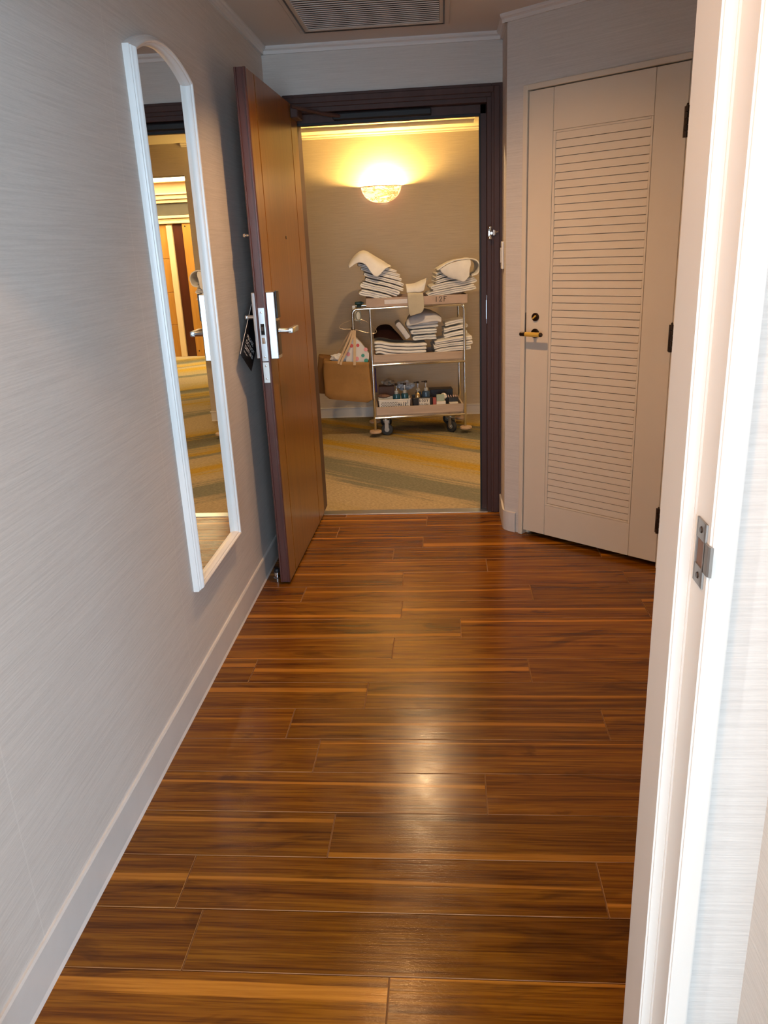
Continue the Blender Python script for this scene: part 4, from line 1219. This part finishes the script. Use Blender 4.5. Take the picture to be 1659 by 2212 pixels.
tag(o, 'grey towel laid over the top of the centre stack on the middle shelf', 'towel')
o = ribbon(px2([(858, 698), (866, 708), (875, 721), (882, 731)], .09), .046, .09, .33, 'leaning_towel', 'towel_grey', jit=.004, n=40)
recentre(o)
tag(o, 'grey towel leaning against the centre stack beside the brown cloth', 'towel')
gS = 'white linen stacked at the right of the middle shelf'
for i, (a, c, s_, lab) in enumerate((((1016, 750), (938, 761), .0165, 'lowest white linen at the right of the middle shelf'), ((1020, 739), (936, 751), .0146, 'second white linen at the right of the middle shelf'), ((1019, 729), (938, 742), .0138, 'third white linen at the right of the middle shelf'),
                                     ((1008, 717), (958, 727), .0155, 'fourth white linen at the right of the middle shelf'), ((1010, 705), (958, 715), .0145, 'fifth white linen at the right of the middle shelf'), ((1003, 694), (960, 702), .0145, 'top white linen at the right of the middle shelf'))):
    towel(a, c, s_, lab, gS, seed=90 + i * 2, dy=(.03 if i < 3 else .10, .36), bow=.004, turns=1)
o = sheet([[(808, 728, .34), (816, 706, .34), (838, 702, .34), (852, 714, .34), (868, 733, .34)],
           [(808, 726, .22), (818, 707, .22), (840, 705, .22), (855, 718, .22), (870, 734, .22)],
           [(808, 731, .08), (820, 729, .08), (840, 732, .08), (858, 734, .08), (872, 735, .08)]], .008, 'bundled_cloth', 'dark_cloth', jit=.006)
tag(o, 'very dark brown bundled cloth behind the flat sheets on the middle shelf', 'cloth')

# ---- bottom shelf: baskets, bottles, packets
def cbx(name, p0, p1, dy0, dy1, mt, label, cat, bev=.002, parent=None):
    a = LC(*p0, dy0); c = LC(*p1, dy0)
    b_ = MB(); b_.box((min(a.x, c.x), dy0, min(a.z, c.z)), (max(a.x, c.x), dy1, max(a.z, c.z)), bev, 1)
    o = b_.build(name, mt, parent)
    o.matrix_world = MCART
    if parent is None: recentre(o)
    if label: tag(o, label, cat)
    return o
ZS = ZBOT + .0205
def basket(x0, x1, y0, y1, h, mt, name, label):
    o = empty(name, tuple(MCART @ Vector(((x0 + x1) / 2, (y0 + y1) / 2, ZS))), CROT); tag(o, label, 'basket')
    hx, hy = (x1 - x0) / 2, (y1 - y0) / 2; t = .003; tp = .008
    MB().box((-hx + tp, -hy + tp, 0), (hx - tp, hy - tp, .004)).build('base', mt, o)
    for ax, s_ in (('x', -1), ('x', 1), ('y', -1), ('y', 1)):
        b_ = MB()
        if ax == 'y': pts = [(-hx + tp, s_ * (hy - tp), 0), (hx - tp, s_ * (hy - tp), 0), (hx, s_ * hy, h), (-hx, s_ * hy, h)]; off = Vector((0, -s_ * t, 0))
        else: pts = [(s_ * (hx - tp), -hy + tp, 0), (s_ * (hx - tp), hy - tp, 0), (s_ * hx, hy, h), (s_ * hx, -hy, h)]; off = Vector((-s_ * t, 0, 0))
        A_ = [b_.bm.verts.new(p) for p in pts]; B_ = [b_.bm.verts.new(Vector(p) + off) for p in pts]
        b_.bm.faces.new(A_); b_.bm.faces.new(B_[::-1])
        for k in range(4): b_.bm.faces.new((A_[k], A_[(k + 1) % 4], B_[(k + 1) % 4], B_[k]))
        b_.build('basket_side', mt, o)
    b_ = MB(); b_.tube([(-hx, -hy, h), (hx, -hy, h), (hx, hy, h), (-hx, hy, h), (-hx, -hy, h)], .004, 6); b_.build('rim', mt, o)
    return o
x0 = max(.048, LC(812, 880, .04).x); x1 = LC(887, 878, .04).x
wb = basket(x0, x1, .034, .19, .118, 'white_plastic', 'plastic_basket', 'white perforated plastic basket with a HAIR card on the bottom shelf')
hx = (x1 - x0) / 2; hy = .078
tilt = math.atan2(.008, .118)
Mf = Matrix.Translation((0, -hy + .008, 0)) @ Matrix.Rotation(tilt, 4, 'X')
b_ = MB()
for i in range(13):
    for j in range(8):
        xx = -hx + .022 + i * .0135 + (.0067 if j % 2 else 0); zz = .022 + j * .0105
        if xx > .020: continue
        b_.disc((xx, -.0012, zz), (0, -1, 0), .0038, 8)
for j in range(7): b_.disc((hx - .022, -.0012, .03 + j * .012), (0, -1, 0), .0036, 8)
pf = b_.build('hole_shade_discs', 'dark_void', wb, M=Mf); pf['kind'] = 'stuff'  # flat dark discs stand in for the shade inside the basket holes
b_ = MB(); b_.box((.026, -.004, .030), (hx - .034, -.002, .106)); cdp = b_.build('card', 'paper_white', wb, M=Mf)
strokes('handwriting', word('HAIR', .031, .060, .0145, .034), Mf @ Matrix.Translation((0, -.0045, 0)), wb, .0022)
x0b, x1b = LC(892, 876, .05).x, LC(934, 875, .05).x
kb_ = basket(x0b, x1b, .036, .19, .122, 'black_plastic', 'plastic_basket', 'black plastic basket with a BODY WASH card on the bottom shelf')
hxb = (x1b - x0b) / 2
b_ = MB(); b_.box((-hxb + .050, -.006, .048), (hxb - .022, -.003, .118)); Mb = Matrix.Translation((0, -.077 + .006, 0)) @ Matrix.Rotation(tilt, 4, 'X')
b_.build('card', 'paper_white', kb_, M=Mb)
strokes('handwriting', word('BODY', -hxb + .054, .088, .0155, .026), Mb @ Matrix.Translation((0, -.0065, 0)), kb_, .0019)
strokes('handwriting', word('WASH', -hxb + .054, .052, .0155, .026), Mb @ Matrix.Translation((0, -.0065, 0)), kb_, .0019)
def pump_bottle(u, vtop, dy, r, mt, label, z0=ZS + .006, grp='pump bottles on the bottom shelf'):
    q = LC(u, vtop, dy); H_ = q.z - z0
    o = empty('pump_bottle', tuple(MCART @ Vector((q.x, dy, z0))), CROT); tag(o, label, 'bottle', grp)
    hb = H_ - .085
    MB().lathe([(0, 0), (r * .94, 0), (r, .006), (r, hb - .016), (r * .9, hb - .004), (r * .45, hb), (r * .4, hb + .004)], (0, 0, 0), 22).build('bottle_body', mt, o, smooth=True)
    MB().lathe([(0, hb), (.0165, hb), (.0165, hb + .020), (.012, hb + .024), (0, hb + .024)], (0, 0, 0), 16).build('collar', 'label_grey', o, smooth=True)
    MB().lathe([(0, hb + .02), (.0055, hb + .02), (.0050, hb + .070), (0, hb + .070)], (0, 0, 0), 12).build('pump_stem', 'chrome', o, smooth=True)
    b_ = MB(); b_.lathe([(0, hb + .068), (.0115, hb + .068), (.0125, hb + .074), (.0105, hb + .083), (0, hb + .085)], (0, 0, 0), 14); b_.box((-.036, -.005, hb + .072), (0, .005, hb + .081), .002, 1)
    b_.build('pump_head', 'dark_bronze', o, smooth=True)
pump_bottle(855.5, 828.0, .105, .0320, 'bottle_blue', 'teal pump bottle on the left in the white basket')
pump_bottle(873.5, 826.5, .105, .0305, 'bottle_blue', 'teal pump bottle beside the crumpled film in the white basket')
pump_bottle(902.5, 823.5, .155, .025, 'bottle_navy', 'navy pump bottle at the back of the black basket')
pump_bottle(919.5, 821.5, .105, .0340, 'bottle_navy', 'navy pump bottle at the front right of the black basket')
q = LC(902, 843.5, .07); H_ = q.z - (ZS + .006)
o = empty('amber_bottle', tuple(MCART @ Vector((q.x, .070, ZS + .006))), CROT); tag(o, 'small gold round-shouldered bottle in the black basket', 'bottle')
MB().lathe([(0, 0), (.021, 0), (.022, .006), (.022, H_ - .046), (.018, H_ - .028), (.0105, H_ - .018)], (0, 0, 0), 20).build('bottle_body', 'bottle_amber', o, smooth=True)
MB().lathe([(.0105, H_ - .018), (.011, H_ - .008), (.0125, H_ - .007), (.0125, H_), (0, H_)], (0, 0, 0), 16).build('cap', 'chrome', o, smooth=True)
ZPX = 0
def on_shelf(name, u0, u1, vtop, dy0, dy1, mt, label, cat, grp=None, bev=.002):
    a, c = LC(u0, vtop, dy0), LC(u1, vtop, dy0)
    b_ = MB(); b_.box((a.x, dy0, ZS), (c.x, dy1, a.z), bev, 1); o = b_.build(name, mt); o.matrix_world = MCART; recentre(o)
    return tag(o, label, cat, grp)
on_shelf('small_carton', 943, 963, 867.5, .034, .10, 'paper_white', 'small white carton under the green packet on the bottom shelf', 'carton')
on_shelf('small_carton', 971, 990, 870.5, .034, .085, 'paper_white', 'small white carton below the dark tube holder on the bottom shelf', 'carton')
def lump(name, u0, v0, u1, v1, dy, depth, mt, label, cat, rough=.35, seed=3.0, flat=False):
    a, c = LC(u0, v1, dy), LC(u1, v0, dy)
    b_ = MB(); bmesh.ops.create_icosphere(b_.bm, subdivisions=3, radius=1.0)
    hx_, hz_ = (c.x - a.x) / 2, (c.z - a.z) / 2; ce = Vector(((a.x + c.x) / 2, dy + depth / 2, (a.z + c.z) / 2))
    for v in b_.bm.verts:
        k = 1 + noise.noise(v.co * 2.2 + Vector((seed, 0, 0))) * rough + noise.noise(v.co * 5 + Vector((0, seed, 0))) * rough * .5
        q = v.co * k
        v.co = Vector((q.x * hx_, q.y * depth / 2, max(q.z, -1.0) * hz_)) + ce
    o = b_.build(name, mt, smooth=False); o.matrix_world = MCART; recentre(o)
    return tag(o, label, cat)
cbx('green_packet', (943, 853), (960, 866), .04, .07, 'green_packet', 'pale green packet lying on the white carton of the bottom shelf', 'packet')
lump('tissue_pack', 952, 850, 966, 864, .075, .05, 'paper_white', 'crumpled white tissue pack behind the green packet', 'tissue', .25, 5.0)
on_shelf('tube_holder', 969, 989, 859, .090, .14, 'black_plastic', 'black holder of pink tubes at the right of the bottom shelf', 'holder')
gP = 'pink tubes in the black holder'
for i, lab in enumerate(('leftmost pink tube in the black holder', 'second pink tube from the left in the black holder', 'third pink tube from the left in the black holder', 'rightmost pink tube in the black holder')):
    a = LC(970.5 + i * 5.2, 860, .11); 
    b_ = MB(); b_.tube([(a.x, .115, a.z - .003), (a.x - .008, .120, a.z + .026)], .0042, 8); o = b_.build('pink_tube', 'pink_stick', smooth=True); o.matrix_world = MCART; recentre(o); tag(o, lab, 'tube', gP)
on_shelf('red_packet', 935, 942.5, 860, .05, .09, 'red_packet', 'small red packet between black basket and white carton', 'packet')
# things at the back of the bottom shelf
on_shelf('brown_carton', 818, 852, 836, .24, .36, 'brown_box', 'brown carton at the back behind the white basket', 'carton')
on_shelf('black_carton', 928, 978, 842, .24, .36, 'black_plastic', 'long black carton at the back right of the bottom shelf', 'carton')
lump('crumpled_bag', 858, 824, 893, 846, .20, .10, 'crumpled_film', 'crumpled pale blue plastic film behind the pump bottles', 'plastic bag', .5, 8.0)
lump('crumpled_bag', 826, 820, 852, 834.5, .26, .10, 'crumpled_tan', 'crumpled tan paper lying on the brown carton', 'paper', .5, 12.0)
lump('paper_wrap', 816, 853, 843, 862, .06, .08, 'brown_box', 'dark brown paper lying in the white basket', 'paper', .3, 15.0)

# ---- hanging at the push handle: bags, hangers, spray bottle, ring
def tote(name, tl, tr, br, bl_, dy0, dy1, mt, label, round_b=.25):
    """hanging shopping bag: open top, soft bottom"""
    o = empty(name, tuple(MCART @ Vector((LC(*bl_, dy0).x, dy0, LC(*bl_, dy0).z))), CROT); tag(o, label, 'bag')
    off = LC(*bl_, dy0); off = Vector((off.x, dy0, off.z))
    nz_, nr = 12, 40
    TL, TR_, BR, BL = LC(*tl, dy0), LC(*tr, dy0), LC(*br, dy0), LC(*bl_, dy0)
    b_ = MB(); rings = []
    for j in range(nz_ + 1):
        t = j / nz_
        lft = TL.lerp(BL, t); rg = TR_.lerp(BR, t)
        sh = 1.0 if t < .88 else math.sqrt(max(1 - ((t - .88) / .12) ** 2 * .35, 0))
        dpt = (dy1 - dy0) * (1.0 if t < .9 else 1 - (t - .9) * 1.5)
        ring = []
        for k in range(nr):
            a = 2 * math.pi * k / nr
            ex_ = .22
            cx_ = math.copysign(abs(math.cos(a)) ** ex_, math.cos(a)); sy_ = math.copysign(abs(math.sin(a)) ** ex_, math.sin(a))
            f = (cx_ * sh + 1) / 2
            p = lft.lerp(rg, f)
            y = (dy0 + dy1) / 2 + sy_ * dpt / 2 * (1 - .10 * math.sin(math.pi * t))
            q = Vector((p.x, y, p.z + (0 if t < .99 else 0)))
            q += wob(q, 6.0, .010 if 0 < j < nz_ else .004)
            ring.append(b_.bm.verts.new(q - off))
        rings.append(ring)
    for A_, B_ in zip(rings, rings[1:]):
        for k in range(nr): b_.bm.faces.new((A_[k], A_[(k + 1) % nr], B_[(k + 1) % nr], B_[k]))
    b_.bm.faces.new(rings[-1])
    body = b_.build('bag_body', mt, o, smooth=True)
    s_ = body.modifiers.new('thickness', 'SOLIDIFY'); s_.thickness = .004
    return o, off
hook = LC(766, 712, .02)
t1, of1 = tote('jute_bag', (698, 780), (797, 783), (806, 872), (700, 862), -.045, .115, 'jute', 'brown jute shopping bag hanging in front at the cart handle')
t2, of2 = tote('jute_bag', (688, 768), (735, 772), (735, 852), (684, 850), .135, .24, 'jute_dark', 'second brown jute bag hanging behind the front one')
def strap(pts, parent, off, w=.016, mt='strap_cream', name='strap'):
    pts = [Vector(p) - off for p in pts]
    c = smooth_path(pts, 14); b_ = MB(); rings = []
    for i, p in enumerate(c):
        t = (c[min(i + 1, 13)] - c[max(i - 1, 0)]).normalized(); sd = t.cross(Vector((0, 1, 0))).normalized()
        rings.append([b_.bm.verts.new(p + sd * w / 2 + Vector((0, -.0015, 0))), b_.bm.verts.new(p - sd * w / 2 + Vector((0, -.0015, 0))), b_.bm.verts.new(p - sd * w / 2 + Vector((0, .0015, 0))), b_.bm.verts.new(p + sd * w / 2 + Vector((0, .0015, 0)))])
    for A_, B_ in zip(rings, rings[1:]):
        for k in range(4): b_.bm.faces.new((A_[k], A_[(k + 1) % 4], B_[(k + 1) % 4], B_[k]))
    b_.bm.faces.new(rings[0][::-1]); b_.bm.faces.new(rings[-1])
    return b_.build(name, mt, parent, smooth=True)
strap([LC(761, 713, .0), LC(748, 745, -.02), LC(733, 778, -.043), LC(731, 786, -.046)], t1, of1)
strap([LC(765, 713, -.005), LC(755, 745, -.03), LC(739, 778, -.046), LC(736, 788, -.049)], t1, of1)
strap([LC(766, 714, .0), LC(766, 745, -.03), LC(766, 780, -.049), LC(766, 789, -.050)], t1, of1, .020)
strap([LC(759, 713, .05), LC(745, 735, .1), LC(729, 762, .16), LC(726, 775, .17)], t2, of2, .010)
# polka-dot gift bag and white cloth in the front bag
gb = empty('gift_bag', tuple(MCART @ Vector((LC(772, 790, .03).x, .03, LC(772, 800, .03).z))), CROT); tag(gb, 'white polka-dot gift bag standing in the front jute bag', 'bag')
gof = Vector((LC(772, 790, .03).x, .03, LC(772, 800, .03).z))
o = MB(); 
A_ = [LC(*p, .015) - gof for p in ((748, 796), (788, 797), (797, 774), (797, 764), (781, 742), (766, 728), (757, 738), (746, 766))]
bmv = [o.bm.verts.new(p) for p in A_]; bmv2 = [o.bm.verts.new(p + Vector((0, .07, 0))) for p in A_]
o.bm.faces.new(bmv); o.bm.faces.new(bmv2[::-1])
for k in range(len(bmv)): o.bm.faces.new((bmv[k], bmv[(k + 1) % len(bmv)], bmv2[(k + 1) % len(bmv)], bmv2[k]))
o.build('bag_body', 'tote_white', gb)
for (u, v, r_, mt) in ((759, 747, .015, 'dot_red'), (773, 746, .013, 'dot_red'), (790, 755, .016, 'dot_pink'), (752, 765, .017, 'dot_pink'), (784, 768, .014, 'dot_green'), (771, 775, .017, 'dot_pink'), (791, 779, .017, 'dot_green')):
    b_ = MB(); b_.disc(LC(u, v, .0125) - gof, (0, -1, 0), r_, 18); b_.build('dot', mt, gb)
lump('white_cloth', 714, 764, 748, 784, .03, .06, 'towel_white', 'white cloth bundled in the mouth of the front jute bag', 'cloth', .3, 20.0)
# wire hangers
def hanger(pts, label, dy):
    p = [LC(u, v, dy) for u, v in pts]
    b_ = MB(); b_.tube(smooth_path(p + [p[0]], 44), .0022, 6)
    o = b_.build('wire_hanger', 'hanger_wire', smooth=True); o.matrix_world = MCART; recentre(o)
    return tag(o, label, 'hanger', 'wire hangers at the cart handle')
hanger([(733, 708), (738, 700), (768, 690), (790, 694), (812, 712), (810, 720), (790, 718), (766, 712), (740, 711)], 'wire hanger hooked over the cart handle above the jute bags', .06)
# black hook holding the bags
b_ = MB(); b_.tube([LC(764, 698, .03), LC(765, 706, .03), LC(767, 714, .02), LC(764, 718, .01), LC(760, 712, .0), LC(760, 707, 0)], .004, 8); o = b_.build('bag_hook', 'black_plastic', smooth=True); o.matrix_world = MCART; recentre(o); tag(o, 'black hook holding the jute bag straps on the cart handle', 'hook')
# spray bottle
so_ = LC(775, 668, .20)
sb = empty('spray_bottle', tuple(MCART @ Vector((so_.x, .20, so_.z))), CROT); tag(sb, 'spray bottle with dark green trigger head at the cart handle', 'spray bottle')
MB().lathe([(0, -.10), (.028, -.10), (.030, -.09), (.030, -.03), (.014, -.008), (.012, 0), (0, 0)], (-.012, 0, .01), 18).build('bottle_body', 'clear_plastic', sb, smooth=True)
b_ = MB(); b_.box((-.016, -.014, .008), (.020, .014, .034), .005, 2); b_.box((-.030, -.012, .034), (.032, .012, .060), .007, 2); b_.box((.006, -.008, .0), (.020, .008, .036), .004, 2); b_.box((.024, -.007, .040), (.042, .007, .054), .003, 1)
b_.build('trigger_head', 'green_plastic', sb, smooth=True)
MB().poly_prism([(-.052, -.006), (-.028, -.006), (-.028, .006), (-.052, .006)], -.004, .030).build('trigger', 'clear_plastic', sb)
# carabiner ring
rc = LC(774, 682, -.012)
b_ = MB(); b_.tube([rc + Vector((.020 * math.sin(a) , 0, .034 * math.cos(a))) for a in [2 * math.pi * k / 24 for k in range(25)]], .0036, 8); b_.tube([rc + Vector((.004, 0, -.034)), rc + Vector((.016, 0, -.062))], .004, 6)
o = b_.build('carabiner_ring', 'grey_cord', smooth=True); o.matrix_world = MCART; recentre(o); tag(o, 'dark oval ring hanging from the cart rail by the handle', 'ring')
# blue strip of cloth at the left post
o = sheet([[(808, 795, .05), (812, 795, .06)], [(807, 820, .045), (813, 820, .06)], [(808, 848, .045), (816, 848, .06)]], .006, 'blue_strap', 'blue_strip', n=5, jit=.001)
tag(o, 'dark violet strap hanging behind the left post of the cart', 'strap')
